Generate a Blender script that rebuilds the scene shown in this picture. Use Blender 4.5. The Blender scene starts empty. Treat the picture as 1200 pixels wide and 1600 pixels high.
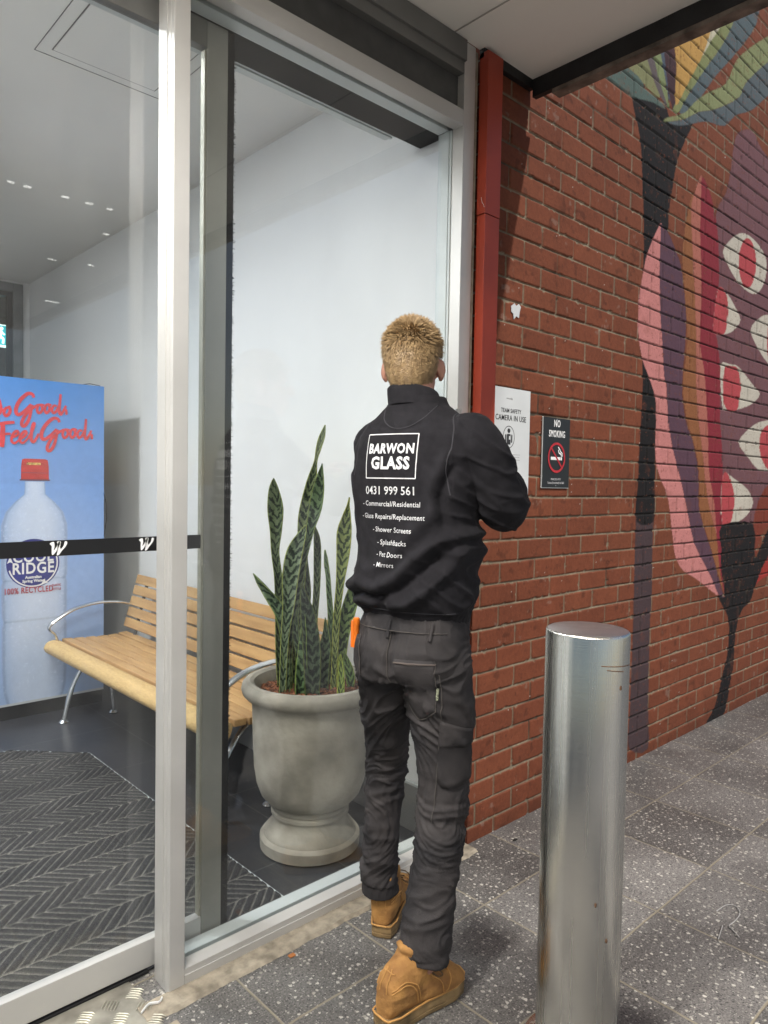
import bpy, bmesh, math, random
import numpy as np
from mathutils import Vector, Matrix, noise
from mathutils.bvhtree import BVHTree
random.seed(7); rng = np.random.default_rng(7)
S = bpy.context.scene
COL = S.collection
R = math.radians

# ------------------------------------------------------------------ camera
FPX = 1126.3; H = 1.40
_y, _p, _r = R(43.147), R(-2.3305), R(1.0146)
FW = Vector((math.sin(_y)*math.cos(_p), math.cos(_y)*math.cos(_p), math.sin(_p)))
_r0 = Vector((math.cos(_y), -math.sin(_y), 0)); _u0 = _r0.cross(FW)
RT = _r0*math.cos(_r) + _u0*math.sin(_r); UP = _u0*math.cos(_r) - _r0*math.sin(_r)
cam = bpy.data.cameras.new('camera'); camo = bpy.data.objects.new('camera', cam); COL.objects.link(camo)
cam.sensor_fit = 'VERTICAL'; cam.sensor_height = 36; cam.lens = 36*FPX/1600
cam.clip_start = .05; cam.clip_end = 600
camo.matrix_world = Matrix(((RT.x, UP.x, -FW.x, 0), (RT.y, UP.y, -FW.y, 0), (RT.z, UP.z, -FW.z, H), (0, 0, 0, 1)))
S.camera = camo
def ray(x, y): return FW*FPX + RT*(x-600) - UP*(y-800)
def onz(x, y, z=0):
    d = ray(x, y); return Vector((0, 0, H)) + d*((z-H)/d.z)
def ony(x, y, Y):
    d = ray(x, y); return Vector((0, 0, H)) + d*(Y/d.y)
def onx(x, y, X):
    d = ray(x, y); return Vector((0, 0, H)) + d*(X/d.x)
def ondepth(x, y, D):      # horizontal distance D along the camera's heading
    d = ray(x, y); g = d.x*_r0.cross(Vector((0, 0, 1))).x*-1 + d.y*_r0.cross(Vector((0, 0, 1))).y*-1
    return Vector((0, 0, H)) + d*(D/g)

# ------------------------------------------------------------------ world, sun, exposure
W = bpy.data.worlds.new('World'); S.world = W; W.use_nodes = True
nt = W.node_tree; bg = nt.nodes['Background']
sky = nt.nodes.new('ShaderNodeTexSky'); sky.sky_type = 'NISHITA'; sky.sun_disc = False
SUN_DIR = Vector((-.22, .80, -1.0)).normalized()
sky.sun_elevation = math.asin(-SUN_DIR.z)
sky.sun_rotation = math.atan2(-SUN_DIR.x, -SUN_DIR.y)
nt.links.new(sky.outputs[0], bg.inputs[0]); bg.inputs[1].default_value = .05
sun = bpy.data.lights.new('sun', 'SUN'); sun.energy = 2.6; sun.angle = R(1.5); sun.color = (1, .95, .88)
suno = bpy.data.objects.new('sun', sun); COL.objects.link(suno)
suno.rotation_euler = SUN_DIR.to_track_quat('-Z', 'Y').to_euler()
S.view_settings.view_transform = 'Standard'; S.view_settings.look = 'None'
S.view_settings.exposure = 0.5; S.view_settings.gamma = 1; S.view_settings.use_curve_mapping = False
S.render.engine = 'CYCLES'; S.cycles.max_bounces = 8; S.cycles.transparent_max_bounces = 16

# ------------------------------------------------------------------ materials
def lin(c):
    return tuple((v/255/12.92 if v/255 <= .04045 else ((v/255+.055)/1.055)**2.4) for v in c)
def mat(name, col, rough=.6, metal=0., var=.12, vscale=6., bump=.0, bscale=60., col2=None, spec=.5, detail=4, rvar=.0, stretch=None, sheen=0):
    m = bpy.data.materials.new(name); m.use_nodes = True; t = m.node_tree; b = t.nodes['Principled BSDF']
    N = t.nodes.new; L = t.links.new
    b.inputs['Roughness'].default_value = rough; b.inputs['Metallic'].default_value = metal
    b.inputs['Specular IOR Level'].default_value = spec
    if sheen: b.inputs['Sheen Weight'].default_value = sheen
    tc = N('ShaderNodeTexCoord'); src = tc.outputs['Object']
    if stretch:
        mp = N('ShaderNodeMapping'); mp.inputs['Scale'].default_value = stretch; L(src, mp.inputs[0]); src = mp.outputs[0]
    n = N('ShaderNodeTexNoise'); n.inputs['Scale'].default_value = vscale; n.inputs['Detail'].default_value = detail
    L(src, n.inputs['Vector'])
    r = N('ShaderNodeValToRGB'); L(n.outputs[0], r.inputs[0])
    c2 = col2 or tuple(max(0, v*(1-2*var)) for v in col)
    c1 = col if col2 else tuple(min(1, v*(1+var)) for v in col)
    r.color_ramp.elements[0].position = .3; r.color_ramp.elements[1].position = .7
    r.color_ramp.elements[0].color = (*c2, 1); r.color_ramp.elements[1].color = (*c1, 1)
    L(r.outputs[0], b.inputs['Base Color'])
    if rvar:
        mr = N('ShaderNodeMapRange'); mr.inputs[3].default_value = max(0, rough-rvar); mr.inputs[4].default_value = min(1, rough+rvar)
        L(n.outputs[0], mr.inputs[0]); L(mr.outputs[0], b.inputs['Roughness'])
    if bump:
        n2 = N('ShaderNodeTexNoise'); n2.inputs['Scale'].default_value = bscale; n2.inputs['Detail'].default_value = 3
        L(src, n2.inputs['Vector'])
        bp = N('ShaderNodeBump'); bp.inputs['Strength'].default_value = bump; bp.inputs['Distance'].default_value = .004
        L(n2.outputs[0], bp.inputs['Height']); L(bp.outputs[0], b.inputs['Normal'])
    m['x'] = 1
    return m
def attr_mat(name, attr='paint', rough=.7, bump=.15, bscale=150, spec=.4, nvar=.18, nscale=35):
    m = bpy.data.materials.new(name); m.use_nodes = True; t = m.node_tree; b = t.nodes['Principled BSDF']
    N = t.nodes.new; L = t.links.new
    a = N('ShaderNodeAttribute'); a.attribute_name = attr
    tc = N('ShaderNodeTexCoord')
    n = N('ShaderNodeTexNoise'); n.inputs['Scale'].default_value = nscale; n.inputs['Detail'].default_value = 5
    L(tc.outputs['Object'], n.inputs['Vector'])
    mr = N('ShaderNodeMapRange'); mr.inputs[1].default_value = .25; mr.inputs[2].default_value = .75
    mr.inputs[3].default_value = 1-nvar; mr.inputs[4].default_value = 1+nvar; L(n.outputs[0], mr.inputs[0])
    mx = N('ShaderNodeMix'); mx.data_type = 'RGBA'; mx.blend_type = 'MULTIPLY'; mx.inputs[0].default_value = 1
    L(a.outputs['Color'], mx.inputs[6]); L(mr.outputs[0], mx.inputs[7]); L(mx.outputs[2], b.inputs['Base Color'])
    b.inputs['Roughness'].default_value = rough; b.inputs['Specular IOR Level'].default_value = spec
    n2 = N('ShaderNodeTexNoise'); n2.inputs['Scale'].default_value = bscale; L(tc.outputs['Object'], n2.inputs['Vector'])
    bp = N('ShaderNodeBump'); bp.inputs['Strength'].default_value = bump; bp.inputs['Distance'].default_value = .003
    L(n2.outputs[0], bp.inputs['Height']); L(bp.outputs[0], b.inputs['Normal'])
    return m
def emit(name, col, s):
    m = bpy.data.materials.new(name); m.use_nodes = True; t = m.node_tree; b = t.nodes['Principled BSDF']
    b.inputs['Base Color'].default_value = (*col, 1); b.inputs['Emission Color'].default_value = (*col, 1)
    b.inputs['Emission Strength'].default_value = s
    return m
def glass(name, tint=(.965, .975, .97), boost=0.):
    m = bpy.data.materials.new(name); m.use_nodes = True; t = m.node_tree; t.nodes.remove(t.nodes['Principled BSDF'])
    N = t.nodes.new; L = t.links.new
    tr = N('ShaderNodeBsdfTransparent'); tr.inputs[0].default_value = (*tint, 1)
    gl = N('ShaderNodeBsdfGlossy'); gl.inputs['Roughness'].default_value = .015
    fr = N('ShaderNodeFresnel'); fr.inputs[0].default_value = 1.5
    ge = N('ShaderNodeNewGeometry'); io = N('ShaderNodeMapRange'); L(ge.outputs['Backfacing'], io.inputs[0]); io.inputs[3].default_value = 1.5; io.inputs[4].default_value = 1/1.5; L(io.outputs[0], fr.inputs[0])
    ad = N('ShaderNodeMath'); ad.operation = 'MULTIPLY_ADD'; ad.inputs[1].default_value = 1.; ad.inputs[2].default_value = boost
    tcg = N('ShaderNodeTexCoord'); mg = N('ShaderNodeMapping'); mg.inputs['Scale'].default_value = (1.6, 1, .7); L(tcg.outputs['Object'], mg.inputs[0])
    ng = N('ShaderNodeTexNoise'); ng.inputs['Scale'].default_value = 3.2; ng.inputs['Detail'].default_value = 9; L(mg.outputs[0], ng.inputs[0])
    rg = N('ShaderNodeMapRange'); rg.inputs[1].default_value = .45; rg.inputs[2].default_value = .8; rg.inputs[3].default_value = .002; rg.inputs[4].default_value = .026; L(ng.outputs[0], rg.inputs[0])
    df = N('ShaderNodeBsdfDiffuse'); df.inputs[0].default_value = (.8, .8, .8, 1); md = N('ShaderNodeMixShader'); L(rg.outputs[0], md.inputs[0]); L(tr.outputs[0], md.inputs[1]); L(df.outputs[0], md.inputs[2]); tr = md
    mx = N('ShaderNodeMixShader'); L(fr.outputs[0], ad.inputs[0]); L(ad.outputs[0], mx.inputs[0]); L(tr.outputs[0], mx.inputs[1]); L(gl.outputs[0], mx.inputs[2])
    L(mx.outputs[0], t.nodes['Material Output'].inputs[0])
    return m

ALU = mat('anodised_aluminium', (.58, .57, .55), .42, .3, .05, 3, .05, 300, rvar=.08, col2=(.49, .48, .46), detail=8)
ALU_D = mat('weathered_aluminium', (.19, .19, .18), .55, .3, .15, 2.5, .05, 200)
ALU_L = mat('pale_frame', (.56, .60, .60), .5, .1, .04, 4)
FASCIA = mat('fascia_infill', (.075, .076, .075), .6, .1, .12, 14, .05, 200)
BLACK = mat('black_rubber', (.008, .008, .009), .7, 0, .2, 20)
DARKV = mat('dark_void_liner', (.012, .012, .013), .8)
PLASTER = mat('white_wall_paint', (.76, .765, .765), .75, 0, .02, 1.2, .04, 180)
CEILM = mat('ceiling_paint', (.82, .82, .80), .85, 0, .03, 1.5, .03, 160)
SOFF = mat('soffit_paint', (.86, .83, .77), .8, 0, .04, 1.4, .05, 120)
BEAM = mat('tarred_steel', (.012, .012, .013), .55, .1, .3, 12, .35, 40)
FLANGE = mat('rusty_brown_steel', (.19, .15, .12), .7, .1, .3, 18, .2, 60)
REDP = mat('red_oxide_paint', (.33, .040, .016), .5, 0, .12, 3, .04, 120)
MORT = mat('grout', (.30, .26, .20), .9, 0, .2, 30, .6, 70)
STEEL = None
WOOD = mat('oiled_hardwood', (.58, .36, .155), .55, 0, .2, 5, .15, 60, col2=(.40, .225, .09), stretch=(6, .7, 6), detail=8)
WOODF = mat('pale_worn_hardwood', (.66, .46, .20), .55, 0, .2, 30, .3, 50, col2=(.50, .32, .13), stretch=(5, 1.2, 5), detail=8)
CHROME = mat('polished_aluminium', (.68, .69, .70), .22, .9, .04, 8)
CONC = mat('concrete_pot', (.41, .375, .31), .85, 0, .22, 6.5, .4, 50, col2=(.19, .172, .140), detail=8)
BARK = mat('bark_chips', (.22, .08, .035), .85, 0, .5, 60, .4, 80)
BLUEM = attr_mat('advert_print', rough=.35, bump=.0, nvar=.03)
WHITE = mat('white_print', (.80, .80, .80), .6, 0, .02, 20)
INK = mat('dark_print', (.02, .02, .022), .6, 0, .1, 30)
REDI = mat('red_print', (.45, .02, .03), .5, 0, .08, 20)
NAVY = mat('navy_print', (.02, .025, .22), .5, 0, .1, 20)
GREYI = mat('grey_print', (.30, .30, .31), .6, 0, .1, 30)
SIGNW = mat('white_sign_sheet', (.55, .57, .58), .5, 0, .03, 8)
SIGNB = mat('black_sign_sheet', (.012, .014, .016), .4, 0, .1, 8)
SIGNR = mat('red_sign_ink', (.42, .02, .03), .45, 0, .1, 20)
GLASS = glass('window_glass', boost=.012)
KICK = mat('kick_plate', (.02, .02, .021), .5)

# ------------------------------------------------------------------ mesh helpers
class MB:
    def __init__(s): s.bm = bmesh.new()
    def box(s, x0, x1, y0, y1, z0, z1, bev=0., m=None, seg=2):
        b = bmesh.new(); bmesh.ops.create_cube(b, size=1)
        for v in b.verts: v.co = Vector(((x0+x1)/2+v.co.x*(x1-x0), (y0+y1)/2+v.co.y*(y1-y0), (z0+z1)/2+v.co.z*(z1-z0)))
        if bev: bmesh.ops.bevel(b, geom=b.edges[:], offset=bev, segments=seg, profile=.7, affect='EDGES')
        if m is not None: bmesh.ops.transform(b, matrix=m, verts=b.verts[:])
        s.add(b); return s
    def add(s, b):
        me = bpy.data.meshes.new('t'); b.to_mesh(me); b.free(); s.bm.from_mesh(me); bpy.data.meshes.remove(me)
    def rings(s, rings, caps=True, closed=True):
        bm = s.bm; prev = None; first = None
        for ring in rings:
            vs = [bm.verts.new(p) for p in ring]
            if prev:
                n = len(vs)
                for i in range(n if closed else n-1):
                    j = (i+1) % n
                    try: bm.faces.new((prev[i], prev[j], vs[j], vs[i]))
                    except ValueError: pass
            else: first = vs
            prev = vs
        if caps:
            bm.faces.new(list(reversed(first))); bm.faces.new(prev)
        return s
    def tube(s, pts, rad, n=12, caps=True, flat=1.0, upv=None):
        pts = [Vector(p) for p in pts]
        if not hasattr(rad, '__len__'): rad = [rad]*len(pts)
        t0 = (pts[1]-pts[0]).normalized(); a = Vector(upv) if upv else (Vector((0, 0, 1)) if abs(t0.z) < .9 else Vector((1, 0, 0)))
        u = (a - t0*a.dot(t0)).normalized(); rs = []
        for i, p in enumerate(pts):
            t = (pts[min(i+1, len(pts)-1)] - pts[max(i-1, 0)]).normalized()
            u = (u - t*u.dot(t)).normalized(); v = t.cross(u)
            rs.append([p + u*(math.cos(k*2*math.pi/n)*rad[i]*flat) + v*(math.sin(k*2*math.pi/n)*rad[i]) for k in range(n)])
        return s.rings(rs, caps)
    def lathe(s, prof, c, n=48, caps=True):
        cx, cy = c
        return s.rings([[Vector((cx+r*math.cos(k*2*math.pi/n), cy+r*math.sin(k*2*math.pi/n), z)) for k in range(n)] for r, z in prof], caps)
    def quad(s, *p):
        s.bm.faces.new([s.bm.verts.new(q) for q in p]); return s
    def ell(s, c, r, rot=None, seg=24, rg=16):
        b = bmesh.new(); bmesh.ops.create_uvsphere(b, u_segments=seg, v_segments=rg, radius=1)
        for v in b.verts:
            q = Vector((v.co.x*r[0], v.co.y*r[1], v.co.z*r[2]))
            if rot is not None: q = rot @ q
            v.co = q + Vector(c)
        s.add(b); return s
    def build(s, name, m, parent=None, smooth=False, angle=40):
        bmesh.ops.recalc_face_normals(s.bm, faces=s.bm.faces[:])
        me = bpy.data.meshes.new(name); s.bm.to_mesh(me); s.bm.free()
        o = bpy.data.objects.new(name, me); COL.objects.link(o); me.materials.append(m)
        if smooth:
            me.shade_smooth()
            if angle < 180: me.set_sharp_from_angle(angle=R(angle))
        if parent: o.parent = parent
        return o
def tag(o, label, cat, group=None, kind=None):
    if label: o['label'] = label
    if cat: o['category'] = cat
    if group: o['group'] = group
    if kind: o['kind'] = kind
    return o
def thing(name, label, cat, group=None):
    o = bpy.data.objects.new(name, None); COL.objects.link(o); o.empty_display_size = .1
    return tag(o, label, cat, group)
def struct(o): o['kind'] = 'structure'; return o
def smoothpoly(P, n=6, closed=True):
    P = [Vector(p) for p in P]; out = []; N = len(P)
    for i in range(N if closed else N-1):
        if closed: a, b, c, d = P[(i-1) % N], P[i], P[(i+1) % N], P[(i+2) % N]
        else: a, b, c, d = P[max(i-1, 0)], P[i], P[i+1], P[min(i+2, N-1)]
        for k in range(n):
            t = k/n
            out.append(.5*((2*b)+(c-a)*t+(2*a-5*b+4*c-d)*t*t+(3*b-a-3*c+d)*t**3))
    if not closed: out.append(P[-1])
    return out
def text_bm(s, size, off=0., shear=0., xs=1., align='CENTER', extrude=.0004, res=3, space=1.):
    c = bpy.data.curves.new('t', 'FONT'); c.body = s; c.size = size; c.offset = off; c.shear = shear
    c.align_x = align; c.align_y = 'CENTER'; c.extrude = extrude; c.resolution_u = res; c.space_character = space
    o = bpy.data.objects.new('t', c); COL.objects.link(o)
    dg = bpy.context.evaluated_depsgraph_get(); me = bpy.data.meshes.new_from_object(o.evaluated_get(dg))
    b = bmesh.new(); b.from_mesh(me)
    for v in b.verts: v.co.x *= xs
    bpy.data.objects.remove(o); bpy.data.curves.remove(c); bpy.data.meshes.remove(me)
    return b
def wall_text(items, y, name, m, parent):
    """items: (string, x, z, size, kwargs) lettering lying on a plane that faces -Y"""
    mb = MB()
    for s, x, z, size, kw in items:
        b = text_bm(s, size, **kw)
        bmesh.ops.transform(b, matrix=Matrix.Translation((x, y, z)) @ Matrix.Rotation(R(90), 4, 'X'), verts=b.verts[:])
        mb.add(b)
    return mb.build(name, m, parent)
def strip_path(mb, pts, w, y, th=.0006):
    """brush stroke on a plane facing -Y; pts (x,z), w width or list"""
    if not hasattr(w, '__len__'): w = [w]*len(pts)
    pts = [Vector((p[0], 0, p[1])) for p in pts]; L_, R_ = [], []
    for i, p in enumerate(pts):
        t = (pts[min(i+1, len(pts)-1)]-pts[max(i-1, 0)]).normalized(); n = Vector((-t.z, 0, t.x))*w[i]/2
        L_.append(p+n); R_.append(p-n)
    for i in range(len(pts)-1):
        yy_ = y-i*.000015; mb.quad(*[Vector((q.x, yk, q.z)) for q, yk in ((L_[i], yy_), (L_[i+1], yy_-.000015), (R_[i+1], yy_-.000015), (R_[i], yy_))])
def grid_object(name, xs, zs, yf, cols, m, parent=None, axis='Y'):
    """heightfield; vertices at (xs, yf, zs); cols (nz,nx,3)"""
    nx, nz = len(xs), len(zs); X, Z = np.meshgrid(xs, zs)
    co = np.stack([X, yf, Z], -1).reshape(-1, 3) if axis == 'Y' else np.stack([X, Z, yf], -1).reshape(-1, 3)
    i = np.arange(nx-1)[None, :] + np.arange(nz-1)[:, None]*nx
    f = np.stack([i, i+1, i+nx+1, i+nx], -1).reshape(-1, 4)
    me = bpy.data.meshes.new(name); me.vertices.add(len(co)); me.vertices.foreach_set('co', co.astype(np.float32).ravel())
    me.loops.add(f.size); me.loops.foreach_set('vertex_index', f.ravel().astype(np.int32))
    me.polygons.add(len(f)); me.polygons.foreach_set('loop_start', np.arange(0, f.size, 4, dtype=np.int32)); me.polygons.foreach_set('loop_total', np.full(len(f), 4, np.int32))
    me.update(calc_edges=True); me.validate()
    a = me.color_attributes.new('paint', 'FLOAT_COLOR', 'POINT')
    a.data.foreach_set('color', np.concatenate([cols.reshape(-1, 3), np.ones((len(co), 1))], 1).astype(np.float32).ravel())
    me.materials.append(m); me.shade_smooth()
    o = bpy.data.objects.new(name, me); COL.objects.link(o)
    if parent: o.parent = parent
    return o
def inside(P, X, Z, soft=.003):
    """soft coverage of polygon P over points X,Z"""
    P = np.array(P, float); x0, z0 = P.min(0)-.02; x1, z1 = P.max(0)+.02
    out = np.zeros(X.shape); sel = (X > x0) & (X < x1) & (Z > z0) & (Z < z1)
    x, z = X[sel], Z[sel]; ins = np.zeros(x.shape, bool); dm = np.full(x.shape, 9.)
    for i in range(len(P)):
        a, b = P[i], P[(i+1) % len(P)]; d = b-a; L2 = max(1e-12, (d**2).sum())
        t = np.clip(((x-a[0])*d[0]+(z-a[1])*d[1])/L2, 0, 1)
        dm = np.minimum(dm, np.hypot(x-a[0]-t*d[0], z-a[1]-t*d[1]))
        if abs(d[1]) > 1e-12:
            c = ((a[1] > z) != (b[1] > z)) & (x < d[0]*(z-a[1])/d[1]+a[0]); ins ^= c
    out[sel] = np.clip(.5+np.where(ins, dm, -dm)/soft, 0, 1); return out
def vnoise(X, Z, s, seed=0, oct=3):
    r = np.random.default_rng(seed); tot = np.zeros(X.shape); amp = 1.; nrm = 0
    for o in range(oct):
        G = r.random((64, 64)); x = (X*s) % 64; z = (Z*s) % 64
        xi = x.astype(int) % 64; zi = z.astype(int) % 64; fx = x-np.floor(x); fz = z-np.floor(z)
        fx = fx*fx*(3-2*fx); fz = fz*fz*(3-2*fz); x2 = (xi+1) % 64; z2 = (zi+1) % 64
        tot += amp*((G[zi, xi]*(1-fx)+G[zi, x2]*fx)*(1-fz)+(G[z2, xi]*(1-fx)+G[z2, x2]*fx)*fz); nrm += amp; amp *= .5; s *= 2.1
    return tot/nrm

B = 1.768          # facade line (Y)
# ================================================================== ground and floors
def paving_mat():
    m = bpy.data.materials.new('terrazzo_paving'); m.use_nodes = True; t = m.node_tree; b = t.nodes['Principled BSDF']
    N = t.nodes.new; L = t.links.new
    tc = N('ShaderNodeTexCoord'); sp = N('ShaderNodeSeparateXYZ'); L(tc.outputs['Object'], sp.inputs[0])
    def M(op, a, b_=None, c=None):
        n = N('ShaderNodeMath'); n.operation = op
        for i, v in enumerate((a, b_, c)):
            if v is None: continue
            if isinstance(v, (int, float)): n.inputs[i].default_value = v
            else: L(v, n.inputs[i])
        return n.outputs[0]
    wob = N('ShaderNodeTexNoise'); wob.inputs['Scale'].default_value = 9; L(tc.outputs['Object'], wob.inputs[0])
    wo = M('MULTIPLY', M('SUBTRACT', wob.outputs[0], .5), .006)
    def joint(ax, off):
        p = M('ADD', sp.outputs[ax], wo); a = M('SUBTRACT', p, off); f = M('FRACT', M('DIVIDE', a, .402)); d = M('ABSOLUTE', M('SUBTRACT', f, .5))
        return M('MULTIPLY', M('SUBTRACT', .5, d), .402)
    jd = M('MINIMUM', joint(0, 1.866), joint(1, 1.066))
    jm = N('ShaderNodeMapRange'); jm.inputs[1].default_value = .0024; jm.inputs[2].default_value = .0042; jm.inputs[3].default_value = 1; jm.inputs[4].default_value = 0; L(jd, jm.inputs[0])
    # per tile tint
    fl = N('ShaderNodeCombineXYZ'); L(M('FLOOR', M('DIVIDE', M('SUBTRACT', sp.outputs[0], 1.866), .402)), fl.inputs[0]); L(M('FLOOR', M('DIVIDE', M('SUBTRACT', sp.outputs[1], 1.066), .402)), fl.inputs[1])
    wn = N('ShaderNodeTexWhiteNoise'); wn.noise_dimensions = '2D'; L(fl.outputs[0], wn.inputs['Vector'])
    # chips: stretched voronoi cells thresholded by a random per cell size
    def chips(scale, lo, hi, seed):
        w = N('ShaderNodeTexNoise'); w.inputs['Scale'].default_value = scale*1.6; L(tc.outputs['Object'], w.inputs[0])
        mp = N('ShaderNodeMapping'); mp.inputs['Location'].default_value = (seed, seed*2, 0)
        ad = N('ShaderNodeMix'); ad.data_type = 'VECTOR'; ad.inputs[0].default_value = .012*60/scale
        L(tc.outputs['Object'], mp.inputs[0]); L(mp.outputs[0], ad.inputs[4]); L(w.outputs['Color'], ad.inputs[5])
        v = N('ShaderNodeTexVoronoi'); v.inputs['Scale'].default_value = scale; v.voronoi_dimensions = '2D'; L(ad.outputs[1], v.inputs[0])
        c = N('ShaderNodeSeparateColor'); L(v.outputs['Color'], c.inputs[0])
        thr = M('MULTIPLY', M('POWER', c.outputs[0], 1.6), hi); thr = M('SUBTRACT', thr, lo)
        g = N('ShaderNodeMapRange'); L(M('SUBTRACT', thr, v.outputs['Distance']), g.inputs[0]); g.inputs[1].default_value = -.02; g.inputs[2].default_value = .05
        return g.outputs[0], c.outputs[1]
    c1, h1 = chips(66, .13, .50, 0); c2, h2 = chips(150, .12, .45, 3.3); c3, h3 = chips(110, .10, .5, 7.7)
    big = N('ShaderNodeTexNoise'); big.inputs['Scale'].default_value = 3.4; big.inputs['Detail'].default_value = 6; L(tc.outputs['Object'], big.inputs[0])
    cr = N('ShaderNodeValToRGB'); L(big.outputs[0], cr.inputs[0]); cr.color_ramp.elements[0].position = .3; cr.color_ramp.elements[1].position = .72
    cr.color_ramp.elements[0].color = (.090, .086, .083, 1); cr.color_ramp.elements[1].color = (.165, .157, .150, 1)
    def mix(f, a, b_, blend='MIX'):
        n = N('ShaderNodeMix'); n.data_type = 'RGBA'; n.blend_type = blend
        for i, v in ((0, f), (6, a), (7, b_)):
            if isinstance(v, (int, float)): n.inputs[i].default_value = v
            elif isinstance(v, tuple): n.inputs[i].default_value = (*v, 1)
            else: L(v, n.inputs[i])
        return n.outputs[2]
    tint = N('ShaderNodeMapRange'); L(wn.outputs[0], tint.inputs[0]); tint.inputs[3].default_value = .70; tint.inputs[4].default_value = 1.25
    fine = N('ShaderNodeTexNoise'); fine.inputs['Scale'].default_value = 160; fine.inputs['Detail'].default_value = 3; L(tc.outputs['Object'], fine.inputs[0])
    fr = N('ShaderNodeMapRange'); fr.inputs[1].default_value = .3; fr.inputs[2].default_value = .7; fr.inputs[3].default_value = .55; fr.inputs[4].default_value = 1.45; L(fine.outputs[0], fr.inputs[0])
    base = mix(1., mix(1., cr.outputs[0], tint.outputs[0], 'MULTIPLY'), fr.outputs[0], 'MULTIPLY')
    base = mix(M('MULTIPLY', c3, .75), base, (.028, .028, .03))
    base = mix(M('MULTIPLY', c2, .55), base, mix(h2, (.25, .24, .22), (.50, .49, .46)))
    base = mix(M('MULTIPLY', c1, .85), base, mix(h1, (.28, .265, .235), (.58, .555, .50)))
    jn = mix(big.outputs[0], (.15, .135, .105), (.30, .265, .20))
    base = mix(jm.outputs[0], base, jn)
    L(base, b.inputs['Base Color'])
    rr = N('ShaderNodeMapRange'); rr.inputs[3].default_value = .28; rr.inputs[4].default_value = .62; L(big.outputs[0], rr.inputs[0]); L(rr.outputs[0], b.inputs['Roughness'])
    bp = N('ShaderNodeBump'); bp.inputs['Strength'].default_value = .5; bp.inputs['Distance'].default_value = .003
    hh = M('SUBTRACT', M('MULTIPLY', fine.outputs[0], .18), jm.outputs[0]); L(hh, bp.inputs['Height']); L(bp.outputs[0], b.inputs['Normal'])
    return m
g = MB().quad((-150, -150, 0), (150, -150, 0), (150, 150, 0), (-150, 150, 0)).build('paving', paving_mat()); struct(g)

def slate_mat():
    m = mat('slate_tiles', (.045, .046, .052), .32, 0, .1, 3, .12, 25, col2=(.026, .027, .031), detail=10, rvar=.12)
    t = m.node_tree; N = t.nodes.new; L = t.links.new; b = t.nodes['Principled BSDF']
    br = N('ShaderNodeTexBrick'); br.offset = 0; br.inputs['Scale'].default_value = 1; br.inputs['Mortar Size'].default_value = .0025
    br.inputs['Brick Width'].default_value = .6; br.inputs['Row Height'].default_value = .6; br.inputs['Mortar Smooth'].default_value = .1
    tc = N('ShaderNodeTexCoord'); mp = N('ShaderNodeMapping'); mp.inputs['Location'].default_value = (.13, .26, 0); L(tc.outputs['Object'], mp.inputs[0]); L(mp.outputs[0], br.inputs[0])
    src = b.inputs['Base Color'].links[0].from_socket
    mx = N('ShaderNodeMix'); mx.data_type = 'RGBA'; L(br.outputs['Fac'], mx.inputs[0]); L(src, mx.inputs[6]); mx.inputs[7].default_value = (.10, .10, .10, 1)
    L(mx.outputs[2], b.inputs['Base Color']); return m
fl = MB().box(-1.6, 2.06, 1.90, 6.71, -.02, .004).build('floor', slate_mat()); struct(fl)

# entrance mat: ribbed herringbone with chamfered corner
def entrance_mat():
    root = thing('entrance_mat', 'dark ribbed herringbone entrance mat let into the slate floor behind the sliding door', 'mat')
    xs = np.arange(-.3, 1.3801, .0045); ys = np.arange(1.935, 3.9, .0045); X, Y = np.meshgrid(xs, ys)
    P = .232; u = (Y-2.128)/P; band = np.floor(u*2).astype(int) % 2; fb = (u*2) % 1
    s = np.where(band == 0, (X-Y), (X+Y))
    wob = (vnoise(X, Y, 14, 3)-.5)*.006
    ph = ((s+wob)/.040) % 1
    edge = np.minimum(fb, 1-fb)*P/2
    prof = np.clip(np.minimum(ph, 1-ph)/.20, 0, 1)**.5*np.clip(edge/.006, 0, 1)**.5
    fib = vnoise(X, Y, 230, 5, 2)
    h = .006+.010*prof+(fib-.5)*.003*prof
    d1 = (1.38-X); d2 = (X < 2)*((1.38+3.62-X-Y)/1.414); cut = d2 < 0
    h = np.where(cut, -.006, h)
    dust = vnoise(X, Y, 5, 8)
    rib = np.array([.026, .026, .028]); gr = np.array([.36, .34, .30])
    c = rib*(.55+.9*fib)[..., None]*(.8+.5*dust)[..., None]; w = ((1-np.clip(prof*1.25, 0, 1))*(.45+.9*dust))[..., None]
    c = c*(1-w)+gr*w
    grid_object('ribbed_surface', xs, ys, h, c, attr_mat('mat_fibre', rough=.95, bump=.5, bscale=400, nvar=.3, nscale=200), root, axis='Z')
    t = MB(); t.box(1.378, 1.384, 1.93, 3.622, .0, .012); 
    t.tube([(1.381, 3.62, .008), (1.10, 3.905, .008)], .0035, 6); t.box(-.3, 1.10, 3.90, 3.906, 0, .012)
    t.build('edge_trim', ALU_L, root)
entrance_mat()

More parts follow.
